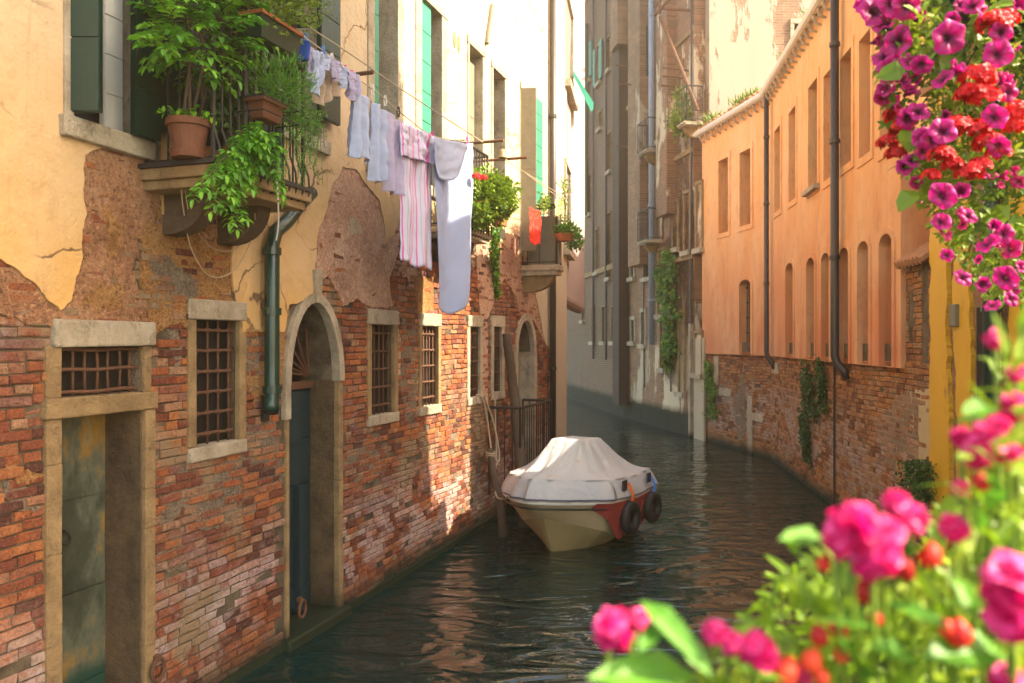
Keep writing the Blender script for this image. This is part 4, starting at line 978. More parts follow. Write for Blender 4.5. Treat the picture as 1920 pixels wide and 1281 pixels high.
# tarp: a skirt round the gunwale, a shoulder, then steep sides up to a short ridge over the cabin
def tarp(u, v):
    a = 2*math.pi*u                                # u runs round the boat from the bow
    l = BL*.5*(1-math.cos(a)); sg = 1 if math.sin(a) >= 0 else -1
    l = BL*(.5-.5*math.cos(a))
    hb_ = max(.0, half(max(l, .0)))
    base = bw(l-.03*(math.cos(a)), sg*(hb_+.05), gz(l)+.03)
    if l < .02: base = bw(-.05, 0, gz(0)+.03)
    sh = bw(.12+(BL-.16)*(l/BL), sg*hb_*.93, gz(l)+.27)
    c = Vector((math.cos(a), math.sin(a)))
    topc = 1.3; top = bw(topc-.30*max(-1, min(1, 1.5*c.x)), .20*max(-1, min(1, 1.7*c.y))+.04, 1.40+.02*c.x)
    fold = .5*.045*math.sin(a*13+v*5)+.015*abs(math.sin(a*19+1-v*4))+  .035*noise.noise(Vector((a*5, v*1.6, 1)))+.03*(1-abs(math.sin(a*7.5+.6*math.sin(v*4))))**3+.02*(1-abs(math.sin(a*12.5+1)))**4+.012*noise.noise(Vector((a*14, v*5, 4)))
    if v < .28:
        q = v/.28; p = base.lerp(sh, q); out = (base-bw(BL/2, 0, base.z)).normalized(); p += out*(.015*math.sin(q*math.pi)+fold*.45*(1-q*.5))
    elif v < .9:
        q = (v-.28)/.62; p = sh.lerp(top, q); out = Vector((p.x-bw(BL/2, 0, 0).x, p.y-bw(BL/2, 0, 0).y, 0)); out.normalize()
        sag = -.10*math.sin(q*math.pi)*(1-.3*q); p += Vector((0, 0, sag))+out*fold*(1.3-q)+Vector((0, 0, .02*math.sin(a*8)*math.sin(q*math.pi)))
    else:
        q = (v-.9)/.1; cen = bw(topc, 0, 1.36); p = top.lerp(cen, q)
    return p
m = MB(); m.grid(tarp, 120, 44)
tp = m.build('tarp', MTARP, boat, smooth=True, weld=True); md = tp.modifiers.new('solid', 'SOLIDIFY'); md.thickness = .006
bc = bw(BL/2, 0, 0)
m = MB(); m.tube([(lambda q: q+Vector((q.x-bc.x, q.y-bc.y, 0)).normalized()*.012)(tarp(i/120, 0.02)) for i in range(121)], .010, 6); m.build('tarp_hem', MSTRING, boat)
m = MB(); m.grid(lambda u, v: tarp(.20+.10*u, .02+.20*v)+Vector((.012, -.02, 0)), 6, 5)
m.build('tarp_patch', MTARP, tp, smooth=True)
# red side cloth hanging below the gunwale
for (t0, t1) in ((.22, .50), (.515, .74), (.76, .93)):
    m = MB()
    def fn(u, v, t0=t0, t1=t1):
        l = BL*(t0+(t1-t0)*u); dp = (.08+.42*min(1, u*1.35)**1.3) if t0 < .3 else .46-.1*u*(t0 > .7)
        vv = 1-v; p = bw(l, half(l)+.055-.09*v, gz(l)+.0-dp*v); return p
    m.grid(fn, 10, 6); m.build('red_side_cloth', MREDV, boat, solid=.006)
for l in (1.1, 2.05): 
    m = MB(); m.cbox(bw(l, half(l)+.06, gz(l)+.20), .13, .02, .13, math.atan2(BA.y, BA.x)); m.build('eyelet_patch', MDPIPE, boat)
def tyre(l, lab, rp, col):
    c = bw(l, half(l)+.09, gz(l)-.22); t = thing('tyre_fender', c-Vector((0, 0, .28)), lab, 'tyre', 'tyres hanging as fenders on the boat')
    m = MB(); m.torus(c, .155, .062, Vector((BR.x, BR.y, 0))+Vector((BA.x, BA.y, 0))*-.1, 36, 12, .10); m.build('tyre', MRUBBER, t, smooth=True)
    m = MB(); q = bw(l, half(l)+.05, gz(l)+.22)
    for k in range(3): m.tube([q+Vector((.01*k, 0, 0)), bw(l+.02*k, half(l)+.12, gz(l)+.08), c+Vector((.02*k-.02, 0, .12))], .011, 5)
    m.build('rope', col, t)
tyre(1.22, 'nearer black tyre tied to the boat side with orange rope', None, MORROPE)
tyre(2.12, 'farther black tyre hanging at the boat stern on a blue rope', None, MPEGB)
# ---------------------------------------------------------------- mooring poles and ropes
def pole(pts, rs, name, label, cat='mooring pole'):
    t = thing(name, (pts[0][0], pts[0][1], 0), label, cat, 'wooden mooring poles by the left wall')
    m = MB(); n = 16; path = [Vector(p) for p in pts]; fine = []; rr = []
    for i in range(len(path)-1):
        for k in range(10):
            q = k/10; fine.append(path[i].lerp(path[i+1], q)+Vector((.006*math.sin(i*5+k), .006*math.cos(k*2), 0))); rr.append((rs[i]*(1-q)+rs[i+1]*q)*(1+.07*math.sin(k*3.1+i)))
    fine.append(path[-1]); rr.append(rs[-1]); m.tube(fine, rr, n); m.build('post', MWOOD, t, smooth=True)
    return t
q0 = FA.hit(988, 900, .62); q1 = FA.hit(957, 625, .2)
pA = [FA.w(q0[0], .62, -.6), FA.w(q0[0]-.05, .55, .8), FA.w(q1[0], .25, q1[1]*.7), FA.w(q1[0]-.02, .14, q1[1]+.0)]
pole(pA, [.085, .08, .075, .065], 'mooring_pole', 'tall leaning wooden pole between the last barred window and the landing')
q0 = FA.hit(940, 1000, .45); q1 = FA.hit(920, 842, .18)
pB = [FA.w(q0[0], .5, -.6), FA.w(q0[0], .45, q0[1]+.3), FA.w(q1[0], .16, q1[1]+.0)]
pole(pB, [.06, .058, .045], 'mooring_pole', 'short dark mooring pole wrapped with rope beside the boat bow')
t = thing('mooring_rope', FA.w(q1[0], .2, 0), 'pale rope hanging from the barred window and knotted round the short pole', 'rope')
m = MB()
def curve(pts, n=10):
    pts = [Vector(p) for p in pts]; out = []
    for i in range(len(pts)-1):
        a = pts[max(i-1, 0)]; b = pts[i]; c = pts[i+1]; d = pts[min(i+2, len(pts)-1)]
        for k in range(n):
            t_ = k/n; out.append(.5*((2*b)+(c-a)*t_+(2*a-5*b+4*c-d)*t_**2+(3*b-a-3*c+d)*t_**3))
    out.append(pts[-1]); return out
def hp(px, py, o): s, z = FA.hit(px, py, o); return FA.w(s, o, z)
m.tube(curve([hp(893, 740, .0), hp(903, 745, .05), hp(912, 775, .06), hp(920, 835, .12), hp(925, 870, .2), hp(932, 868, .22), hp(936, 850, .2), hp(925, 790, .1), hp(908, 745, .05)]), .014, 6)
m.tube(curve([hp(928, 735, .03), hp(929, 790, .06), hp(931, 850, .18), hp(930, 880, .24)]), .012, 6)
for k in range(4): m.torus(hp(921+.5*k, 848+5*k, .19), .075, .013, (.1, .1*(k-1), 1), 18, 6)
m.tube(curve([hp(926, 870, .22), hp(928, 900, .3), hp(931, 930, .38), hp(945, 935, .6), hp(952, 930, .9)]), .012, 6)
m.build('rope', MROPE, t, smooth=True)
# loose cables under the big balcony
t = thing('hanging_cable', hp(400, 520, .05), 'thin pale cables looping down under the big balcony', 'cable')
m = MB(); m.tube(curve([hp(338, 335, .3), hp(345, 400, .2), hp(360, 470, .1), hp(395, 518, .06), hp(440, 505, .08), hp(475, 440, .25), hp(478, 400, .4)]), .005, 5)
m.tube(curve([hp(345, 335, .3), hp(358, 410, .2), hp(395, 462, .1), hp(440, 468, .08), hp(470, 430, .2)]), .004, 5); m.build('cable', MWIRE, t)
t = thing('tie_string', hp(520, 420, .6), 'white string hanging from the corner of the big balcony', 'string')
m = MB(); m.tube(curve([hp(519, 330, .66), hp(521, 370, .66), hp(522, 420, .6), hp(518, 450, .55)]), .006, 5); m.build('string', MHULLW, t)
# ---------------------------------------------------------------- laundry: lines, pegs, clothes
OL = .62
def lp(px, py, o=OL): s, z = FA.hit(px, py, o); return FA.w(s, o, z)
t = thing('clothesline', lp(572, 46, .78), 'pair of thin cords strung from the big balcony over to the iron poles, with laundry', 'clothesline')
m = MB(); m.tube(curve([lp(574, 47, .78), lp(660, 103, .78), lp(760, 172, .78), lp(905, 266, .78)]), .006, 5); m.build('cord', MWIRE, t)
line2 = [(556, 60), (606, 95), (655, 137), (700, 168), (750, 210), (812, 254), (880, 266)]
m = MB(); m.tube(curve([lp(*p) for p in line2]), .006, 5); m.build('cord', MWIRE, t)
t = thing('clothesline', lp(955, 300, .7), 'empty cords running from the small iron pole to the far balcony', 'clothesline')
m = MB(); m.tube([lp(948, 300, .7), lp(1030, 352, .7), lp(1060, 372, .7)], .006, 5); m.tube([lp(948, 298, .7), lp(1045, 368, .5)], .006, 5); m.build('cord', MWIRE, t)
def peg(px, py, mat, lab):
    c = lp(px, py, OL+.005); m = MB()
    for k in (-1, 1): m.tube([c+Vector((.006*k, 0, -.05)), c+Vector((.012*k, 0, .0)), c+Vector((.004*k, 0, .05))], .008, 5)
    o = m.build('clothes_peg', mat, loc=c); tag(o, lab, 'clothes peg', 'pegs on the clothesline')
def cloth(name, px0, px1, topfn, botfn, mat, label, cat, gather=.02, folds=3, o=OL, seed=0, nu=40, nv=46, depth=.0, loc_=None, widen=None, solid=.0016, grp='laundry on the line'):
    m = MB(); vs = []; rv = []
    for i in range(nu+1):
        u = i/nu
        for j in range(nv+1):
            v = j/nv; px = px0+(px1-px0)*u
            if widen: px = widen(u, v, px)
            y = topfn(u)+(botfn(u)-topfn(u))*v
            oo = o+gather*math.sin(u*folds*2*math.pi+seed+v*1.3)*(.35+.65*v)+.022*noise.noise(Vector((u*4, v*4, seed)))+.010*noise.noise(Vector((u*11+v*5, v*12, seed)))+depth*v
            y += (3.5*noise.noise(Vector((u*7, seed, 2)))-2.5*abs(math.sin(u*math.pi*2)))*v
            s, z = FA.hit(px, y, o); vs.append(FA.w(s, oo, z)); rv.append(u)
    q = nv+1; m.v = vs; m.r = rv; m.f = [(i*q+j, (i+1)*q+j, (i+1)*q+j+1, i*q+j+1) for i in range(nu) for j in range(nv)]
    o_ = m.build(name, mat, loc=lp(px0, topfn(0), o), smooth=True, solid=solid)
    return tag(o_, label, cat, grp)
def lerpf(*pts):
    def f(u):
        for i in range(len(pts)-1):
            (a, x), (b, y) = pts[i], pts[i+1]
            if u <= b: return x+(y-x)*(u-a)/(b-a) if b > a else y
        return pts[-1][1]
    return f
def L2(px):
    for i in range(len(line2)-1):
        (a, x), (b, y) = line2[i], line2[i+1]
        if px <= b: return x+(y-x)*(px-a)/(b-a)
    return line2[-1][1]
# underwear cluster
cloth('sock', 573, 588, lerpf((0, 82), (1, 90)), lerpf((0, 148), (.5, 152), (1, 140)), MCLOTHP, 'small crumpled white garment hanging first by the balcony', 'underwear', .02, 2, seed=1)
cloth('sock', 586, 604, lerpf((0, 92), (1, 98)), lerpf((0, 165), (.4, 185), (1, 150)), MCLOTH, 'bunched white garment between the first two pegs', 'underwear', .03, 2, seed=2, o=OL+.03)
cloth('striped_underwear', 593, 636, lerpf((0, 100), (1, 118)), lerpf((0, 188), (.25, 208), (.6, 180), (1, 185)), MBEIGE, 'beige striped pants hanging lowest in the cluster by the balcony', 'underwear', .04, 3, seed=3, o=OL-.03)
cloth('bra', 605, 622, lerpf((0, 100), (1, 106)), lerpf((0, 130), (.5, 138), (1, 125)), MCLOTH, 'small white cup shaped garment on the line', 'underwear', .03, 1, seed=4, o=OL+.05)
cloth('sock', 622, 639, lerpf((0, 106), (1, 118)), lerpf((0, 146), (.5, 154), (1, 150)), MCLOTHP, 'lilac tinted garment doubled over the line', 'underwear', .02, 2, seed=5, o=OL+.06)
cloth('undershirt', 634, 654, lerpf((0, 116), (1, 132)), lerpf((0, 158), (.5, 168), (1, 160)), MCLOTH, 'short white top bunched on the line', 'underwear', .03, 2, seed=6)
cloth('undershirt', 650, 672, lerpf((0, 128), (1, 140)), lerpf((0, 178), (.4, 190), (.7, 193), (1, 165)), MCLOTHP, 'white top with ruffled hem hanging beside the long shirt', 'underwear', .035, 2, seed=7, o=OL+.02)
cloth('long_shirt', 660, 692, lerpf((0, 165), (.5, 172), (1, 188)), lerpf((0, 288), (.3, 300), (.6, 296), (1, 310)), MCLOTH, 'narrow white undershirt with a frayed ruffled bottom hem', 'shirt', .05, 2.4, seed=8, widen=lambda u, v, px: px-6*v*(1-u)+2*v*u)
def legfn(u): return 345 if u < .42 else (215 if u < .5 else 366)
cloth('pyjama_leg', 696, 726, lerpf((0, 187), (1, 212)), lerpf((0, 340), (.5, 345), (1, 336)), MCLOTH, 'left white trouser leg of the pair on the line', 'trousers', .05, 2.2, seed=9)
cloth('pyjama_leg', 724, 752, lerpf((0, 205), (1, 228)), lerpf((0, 358), (.5, 366), (1, 368)), MCLOTHP, 'right white trouser leg touching the striped towel', 'trousers', .05, 1.6, seed=10, o=OL+.01)
cloth('striped_towel', 752, 811, lerpf((0, 228), (1, 254)), lerpf((0, 487), (.5, 500), (1, 508)), MSTRIPE, 'long pink and white striped towel hanging on the line', 'towel', .03, 2, seed=11, nu=34, nv=46, o=OL)
tag(cloth('towel_fold', 750, 815, lerpf((0, 229), (1, 255)), lerpf((0, 292), (.5, 300), (1, 310)), MSTRIPE, 'short front flap of striped cloth folded over the line', 'towel', .02, 2, seed=12, nu=34, nv=20, o=OL+.05), group='laundry on the line')
def sheetbot(u): return 455+133*max(0, 1-(2*u-1)**2)**.42
cloth('bed_sheet', 807, 884, lerpf((0, 258), (.3, 275), (1, 268)), sheetbot, MCLOTHB, 'long pale bluish sheet with a rounded bottom, hanging lowest of the laundry', 'bed sheet', .07, 1.3, seed=13, nu=50, nv=70, widen=lambda u, v, px: px+(4*v*(1-u)))
cloth('pillowcase', 812, 886, lerpf((0, 256), (.5, 264), (1, 272)), lambda u: 268+72*max(0, math.sin(math.pi*min(1, (u+.02)**.72)))**.75, MCLOTH, 'white cloth draped over the front of the long sheet', 'bed linen', .03, 1.5, seed=14, o=OL+.10, nu=30, nv=18)
for px, m_, lab in ((573, MPEGB, 'blue peg nearest the balcony'), (606, MPEGB, 'blue peg over the small white cup garment'), (622, MHULLW, 'white peg over the lilac garment'), (648, MPEGP, 'pink peg over the ruffled white top'), (660, MPEGP, 'pink peg at the top of the long shirt'), (698, MHULLW, 'white peg at the trousers'), (722, MHULLW, 'white peg between the trouser legs'), (747, MWOOD, 'wooden peg where the towel begins'), (810, MPEGP, 'peg between the towel and the sheet')):
    peg(px, L2(px)+2, m_, lab)
peg(876, 264, MPEGP, 'bright pink peg at the far end of the sheet')
b = thing('bell', lp(942, 292, .72), 'small bronze bell hanging from the iron pole', 'bell'); m = MB(); m.lathe(lp(942, 292, .72), [(.0, .09), (.03, .085), (.04, .03), (.062, -.02), (.065, -.03), (.05, -.03)], 14); m.tube([lp(942, 292, .72)+Vector((0, 0, .08)), lp(942, 292, .72)+Vector((0, 0, .22))], .005, 5); m.build('bell', MBRONZE, b, smooth=True)
# blue bag of pegs on the balcony corner
c = hp(562, 92, .66); t = thing('peg_bag', c, 'small blue peg bag hanging at the corner of the big balcony', 'bag')
m = MB(); m.hexa([c+Vector((x*.08, y*.035, z)) for z, k in ((-.09, .8), (.06, 1)) for x, y in ((-k, -1), (k, -1), (k, 1), (-k, 1))]); m.build('bag', MBLUE, t, bevel=.015)
m = MB(); m.tube(curve([c+Vector((-.07, 0, .05)), c+Vector((0, 0, .13)), c+Vector((.07, 0, .05))]), .004, 5); m.build('strap', MHULLW, t)
# ---------------------------------------------------------------- plants
rnd = random.Random(11)
def rv(k=1.0): return Vector((rnd.gauss(0, 1), rnd.gauss(0, 1), rnd.gauss(0, 1)))*k
def leaf(m, p, d, n, L, W, shade=None, bend=.2, lobes=False):
    d = d.normalized(); sd = d.cross(n)
    if sd.length < 1e-3: sd = d.orthogonal()
    sd.normalize(); up = sd.cross(d).normalized(); m.cur = rnd.random() if shade is None else min(1, max(0, shade+rnd.uniform(-.15, .15)))
    a = p; c1 = p+d*L*.35+up*L*.05; c2 = p+d*L*.75-up*L*bend*.4; e = p+d*L-up*L*bend
    m.add([a, c1+sd*W*.5+up*W*.15, c1, c1-sd*W*.5+up*W*.15, c2+sd*W*.36+up*W*.1, c2, c2-sd*W*.36+up*W*.1, e],
          [(0, 2, 1), (0, 3, 2), (1, 2, 5, 4), (2, 3, 6, 5), (4, 5, 7), (5, 6, 7)])
def frond(m, p, d, L, nl, ls, wd=.42, st=None, droop=.5):
    d = d.normalized(); q = p.copy(); pts = [p.copy()]; side = d.cross(Vector((0, 0, 1)))
    if side.length < .1: side = Vector((1, 0, 0))
    side.normalize(); sh = rnd.random()*.7+.15
    for i in range(nl):
        d = (d+Vector((0, 0, -droop/nl))).normalized(); q = q+d*L/nl; pts.append(q.copy())
        for sg_ in (-1, 1): leaf(m, q, d*.5+side*sg_+rv(.12), Vector((0, 0, 1))+rv(.3), ls*rnd.uniform(.75, 1.1), ls*wd, sh)
    leaf(m, q, d, Vector((0, 0, 1)), ls*1.1, ls*wd, sh)
    if st is not None: st.tube(pts, .003, 4)
def pot(t, c, r, h, sauce=True, mat=None):
    m = MB(); m.lathe(c, [(0, 0), (r*.66, 0), (r*.70, .01), (r*.93, h*.78), (r*.95, h*.8), (r*1.05, h*.8), (r*1.05, h), (r*.95, h), (r*.93, h*.9), (0, h*.9)], 28); m.build('pot', mat or MTERRA, t, smooth=False, bevel=.004)
    if sauce: m = MB(); m.lathe(c, [(0, -.012), (r*.8, -.012), (r*.9, .035), (r*.86, .035), (r*.76, .002)], 28); m.build('saucer', mat or MTERRA, t)
# big pot with the leafy shrub, on a shelf at the near end of the balcony
ob = .42; c = FA.hit(353, 290, ob); pc = FA.w(c[0], ob, b1z+.05)
t = thing('potted_shrub', pc, 'bright green leafy shrub in the large terracotta pot on the big balcony', 'potted plant')
pot(t, pc, .135, .24, mat=MTERRAD); st = MB(); lf = MB()
crown = lp(375, 70, ob)
for k in range(5):
    a = pc+Vector((rnd.uniform(-.04, .04), rnd.uniform(-.04, .04), .2)); tip = lp(rnd.uniform(325, 430), rnd.uniform(-60, 120), ob+rnd.uniform(-.2, .25))
    st.tube(curve([a, a.lerp(tip, .5)+rv(.03), tip], 5), [.012-.0007*i for i in range(11)], 6)
reg = [(305, 30), (330, -50), (420, -80), (450, 0), (448, 80), (420, 130), (380, 125), (330, 120), (300, 95)]
n = 0
while n < 215:
    px, py = rnd.uniform(300, 452), rnd.uniform(-80, 135)
    if not pip(px, py, reg): continue
    n += 1; p = lp(px, py, ob+rnd.uniform(-.24, .30)); dr_ = (p-lp(375, 90, ob)); dr_.z *= .5
    frond(lf, p, dr_.normalized()+rv(.35)+Vector((.15, -.2, .15)), .18, 4, .078, .5, st)
for k in range(110): leaf(lf, pc+Vector((rnd.uniform(-.15, .19), rnd.uniform(-.15, .15), .245+rnd.uniform(0, .04))), rv(), Vector((0, 0, 1))+rv(.3), .045, .035)
st.build('stem', MWOOD, t); lf.build('foliage', MLEAFS, t)
# trailing plant hanging over the balcony front
c = FA.hit(430, 285, .4); pc = FA.w(c[0]+.1, .42, b1z+.03)
t = thing('trailing_plant', pc, 'bright green plant with paired leaflets trailing over the front edge of the big balcony', 'potted plant')
pot(t, pc, .12, .2, False); st = MB(); lf = MB()
tips = [(385, 330), (400, 370), (430, 385), (455, 350), (470, 330), (500, 310), (515, 345), (440, 400), (490, 270), (465, 260), (375, 350), (420, 330), (480, 300), (505, 285), (450, 300), (420, 300), (440, 260)]
for px, py in tips:
    tip = lp(px, py, rnd.uniform(.66, .82)); a = pc+Vector((0, 0, .2)); mid = a.lerp(tip, .5)+Vector((.08, -.05, .10)); cu = curve([a, mid, tip], 7); st.tube(cu, .0045, 5)
    for i, q in enumerate(cu[4:]): 
        frond(lf, q, (tip-a)*.5+rv(.25)+Vector((.2, -.3, -.1)), .13, 4, .06, .45, None, .9)
st.build('stem', MWOOD, t); lf.build('foliage', MLEAFS, t)
# dark climbing shrub inside the balcony
c = FA.hit(435, 250, .25); pc = FA.w(c[0]+.25, .22, b1z+.03)
t = thing('potted_shrub', pc, 'darker tall shrub growing behind the railing in the middle of the big balcony', 'potted plant')
pot(t, pc, .14, .22, False); st = MB(); lf = MB()
for k in range(7):
    tip = lp(rnd.uniform(410, 460), rnd.uniform(0, 150), rnd.uniform(.1, .4)); a = pc+Vector((0, 0, .2)); st.tube(curve([a, a.lerp(tip, .5)+rv(.05), tip], 5), .007, 5)
for k in range(900):
    p = lp(rnd.uniform(395, 470), rnd.uniform(-60, 240), rnd.uniform(.0, .5)); leaf(lf, p, rv()+Vector((0, 0, -.3)), rv()+Vector((0, 0, 1)), .07, .04)
st.build('stem', MWOOD, t); lf.build('foliage', MLEAFD, t)
# planter boxes hung on the railing
def planter(F, px0, px1, py, o, w, h, mat, boxname='planter_box'):
    s0, s1 = F.S(px0, o), F.S(px1, o); z = F.hit((px0+px1)/2, py, o)[1]; return s0, s1, z
def boxpot(t, F, s0, s1, o0, o1, z0, h, mat, trim=None):
    m = MB(); q = [F.w(a, o, z) for z, k in ((z0, .02), (z0+h, 0)) for a, o in ((s0+k, o0+k), (s1-k, o0+k), (s1-k, o1-k), (s0+k, o1-k))]
    m.hexa(q); m.build('planter_box', mat, t, bevel=.006)
    m = MB(); m.box(F, s0-.012, s1+.012, o0-.012, o1+.012, z0+h-.025, z0+h); m.build('rim', trim or mat, t)
def bush(m, c, rx, ry, rz_, n, L, W, up=.4, F=None):
    for k in range(n):
        d = rv().normalized(); rr = rnd.random()**.45*(1+.55*noise.noise(d*2.2+c)); p = c+Vector((d.x*rx, d.y*ry, d.z*rz_))*rr
        leaf(m, p, d+Vector((0, 0, up))+rv(.35), rv()+Vector((0, 0, 1)), L*rnd.uniform(.7, 1.2), W*rnd.uniform(.7, 1.2), .25+.5*rnd.random())
s0 = FA.S(478, .72); s1 = FA.S(553, .72); z0 = FA.hit(520, 92, .72)[1]
t = thing('planter', FA.w(s0, .72, z0), 'dark green planter with orange trim and herbs on top of the big balcony rail', 'planter')
boxpot(t, FA, s0, s1, .60, .78, z0, .18, MGREEN, MTERRA); lf = MB(); cc = FA.w((s0+s1)/2, .69, z0+.38)
bush(lf, cc, .30, .36, .30, 1500, .05, .022, .8); bush(lf, cc+Vector((.15, .15, .05)), .28, .28, .2, 900, .02, .016, .2); lf.build('foliage', MLEAFY, t)
s0 = FA.S(483, .72); s1 = FA.S(545, .72); z0 = FA.hit(510, 232, .72)[1]
t = thing('planter', FA.w(s0, .72, z0), 'terracotta planter with feathery green herb hooked halfway down the big balcony railing', 'planter')
boxpot(t, FA, s0+.04, s1-.1, .60, .74, z0+.02, .14, MTERRAD); lf = MB(); bush(lf, FA.w((s0+s1)/2+.1, .70, z0+.30), .24, .3, .22, 1900, .05, .008, .9); lf.build('foliage', MLEAF, t)
m = MB()
for zz in (z0+.05, z0+.15): m.tube([FA.w(s0-.02, .57, zz), FA.w(s0-.02, .785, zz), FA.w(s1+.02, .785, zz), FA.w(s1+.02, .57, zz)], .007, 5)
m.build('wire_holder', MIRON, t)
c = lp(570, 300, .60); t = thing('trailing_rosemary', c, 'wispy green herb spilling through the far end of the big balcony railing', 'plant'); lf = MB()
for k in range(60):
    a = lp(rnd.uniform(535, 592), rnd.uniform(190, 250), .64+rnd.uniform(-.08, .12)); cu = curve([a, a+Vector((rnd.uniform(-.05, .09), -.03, rnd.uniform(-.12, .05))), a+Vector((rnd.uniform(-.08, .13), -.04, rnd.uniform(-.48, .06)))], 6); lf.cur = .4; lf.tube(cu, .0022, 3)
    for q in cu: leaf(lf, q, rv()+Vector((0, 0, .4)), rv(), .038, .007)
lf.build('foliage', MLEAF, t)
# geranium planter on the middle balcony
pc = FA.w(*[b2s0+.55, .62, FA.hit(905, 385, .62)[1]])
cc = lp(918, 372, .66)
t = thing('geranium_planter', cc-Vector((0, 0, .25)), 'round mass of yellow green geraniums with a few red blooms on the middle balcony', 'planter')
boxpot(t, FA, b2s0+.1, b2s1+.05, .52, .72, cc.z-.28, .2, MTERRA); lf = MB(); bush(lf, cc, .34, .38, .31, 2600, .055, .05, .3)
bush(lf, lp(895, 400, .6), .22, .3, .16, 900, .05, .045, .2); lf.build('foliage', MLEAFY, t)
def geran(p, r, mat, t, n=26, name='bloom'):
    m = MB()
    for k in range(n):
        d = rv().normalized(); d.z = abs(d.z)*.8+.05*d.z; q = p+d*r*rnd.uniform(.75, 1.0); e = d.orthogonal().normalized(); g = d.cross(e); m.cur = rnd.random()
        for j in range(5):
            a = 2*math.pi*j/5+k; v = e*math.cos(a)+g*math.sin(a); leaf(m, q, v+d*.45, d, r*.42, r*.36)
    return m.build(name, mat, t)
for px, py in ((907, 335), (940, 348), (893, 332)): geran(lp(px, py, .75), .055, MGER, t)
t = thing('trailing_ivy', lp(930, 440, .3), 'thin ivy strand trailing down the wall below the middle balcony', 'ivy'); st = MB(); lf = MB()
for seed_ in range(4):
    cu = curve([lp(925+seed_*2, 430, .45), lp(924+seed_*3, 470, .15), lp(928+seed_, 510, .06), lp(930+seed_, 555, .05)], 14)[:30+seed_*5]; st.tube(cu, .004, 4)
    for q in cu:
        for k in range(4): leaf(lf, q+rv(.02), rv()+Vector((0, 0, -.5)), rv()+Vector((.5, -.5, 0)), .06, .05)
st.build('stem', MWOOD, t); lf.build('foliage', MLEAF, t)
# far balcony: red cloth, plants
c = FA.w((b3s0+b3s1)/2, .58, b3z+.45)
o_ = cloth('red_cloth', 992, 1015, lerpf((0, 388), (1, 396)), lerpf((0, 457), (1, 460)), MRED, 'bright red cloth hanging on the far balcony railing', 'cloth', .015, 1.5, o=.45, grp=None)
cloth('yellow_cloth', 1040, 1056, lerpf((0, 374), (1, 374)), lerpf((0, 408), (1, 402)), m_cloth('pale_yellow_cotton', (.65, .62, .25)), 'pale yellow cloth hanging over the far balcony rail', 'cloth', .015, 1, o=.66, grp=None)
t = thing('hanging_succulent', lp(1070, 440, .75), 'rounded green succulent basket hanging on the outer corner of the far balcony', 'plant')
lf = MB(); bush(lf, lp(1062, 432, .75), .20, .25, .12, 800, .05, .03, .2); bush(lf, lp(1078, 450, .8), .13, .2, .17, 600, .05, .03, -.2); lf.build('foliage', MLEAF, t)
m = MB(); m.lathe(lp(1058, 452, .72), [(0, -.02), (.12, 0), (.17, .12), (.15, .12), (0, .1)], 14); m.build('pot', MTERRA, t)
t = thing('balcony_vine', lp(1055, 400, .6), 'spindly climbing plant rising from the far balcony corner', 'plant'); lf = MB(); st = MB()
st.tube(curve([lp(1057, 430, .66), lp(1060, 390, .66), lp(1055, 340, .66)]), .006, 5)
for k in range(260): 
    y = rnd.uniform(335, 430); leaf(lf, lp(1058+rnd.gauss(0, 5), y, .66), rv()+Vector((0, 0, .5)), rv(), .06, .02)
for k in range(300): leaf(lf, lp(rnd.gauss(1022, 5), rnd.gauss(382, 7), .5), rv(), rv(), .05, .03)
st.build('stem', MWOOD, t); lf.build('foliage', MLEAFY, t)
# growth on the right-hand walls
def ivy(F, t, cols, n, o=.03, L=.07, mat=MLEAFD, thick=.10):
    lf = MB(); st = MB()
    for (x0, y0, x1, y1, wd) in cols:
        a = F.hit(x0, y0); b = F.hit(x1, y1); st.tube([F.w(a[0], o, a[1]), F.w((a[0]+b[0])/2+.05, o, (a[1]+b[1])/2), F.w(b[0], o, b[1])], .012, 5)
    for k in range(n):
        x0, y0, x1, y1, wd = rnd.choice(cols); q = rnd.random(); a = F.hit(x0+(x1-x0)*q, y0+(y1-y0)*q)
        w_ = wd*(.6+.5*math.sin(q*9+x0)); p = F.w(a[0]+rnd.gauss(0, w_), o+rnd.random()*thick, a[1]+rnd.gauss(0, .06))
        leaf(lf, p, rv(.6)+Vector((-.2, -.2, -.6)), Vector((F.n.x, F.n.y, .4))+rv(.4), L*rnd.uniform(.6, 1.3), L*.8)
    st.build('stem', MWOOD, t); lf.build('foliage', mat, t)
t = thing('wall_creeper', F1.w(F1.S(1530), .05, 1.2), 'green creeper hanging down the brick foot beside the big downpipe', 'creeper')
ivy(F1, t, [(1516, 680, 1519, 850, .16), (1545, 678, 1552, 770, .13), (1520, 700, 1535, 780, .18), (1512, 780, 1522, 862, .14)], 2600, L=.055, mat=MLEAFD)
t = thing('wall_creeper', F0.w(F0.S(1338), .05, 1.2), 'mossy green creeper at the far end of the brick foot', 'creeper')
ivy(F0, t, [(1332, 680, 1336, 720, .12), (1338, 720, 1340, 780, .18)], 1300, L=.06, mat=MLEAF)
t = thing('wall_creeper', FCb.w(FCb.S(1262), .05, 6), 'long curtain of ivy on the worn house beyond the orange one', 'creeper')
ivy(FCb, t, [(1262, 470, 1264, 600, .35), (1250, 500, 1258, 560, .3), (1266, 600, 1262, 690, .2)], 2600, L=.13, mat=MLEAF, thick=.25)
t = thing('wall_shrub', F1.w(F1.S(1725), .1, .8), 'small dark shrub growing out of the brickwork next to the yellow house', 'shrub'); lf = MB()
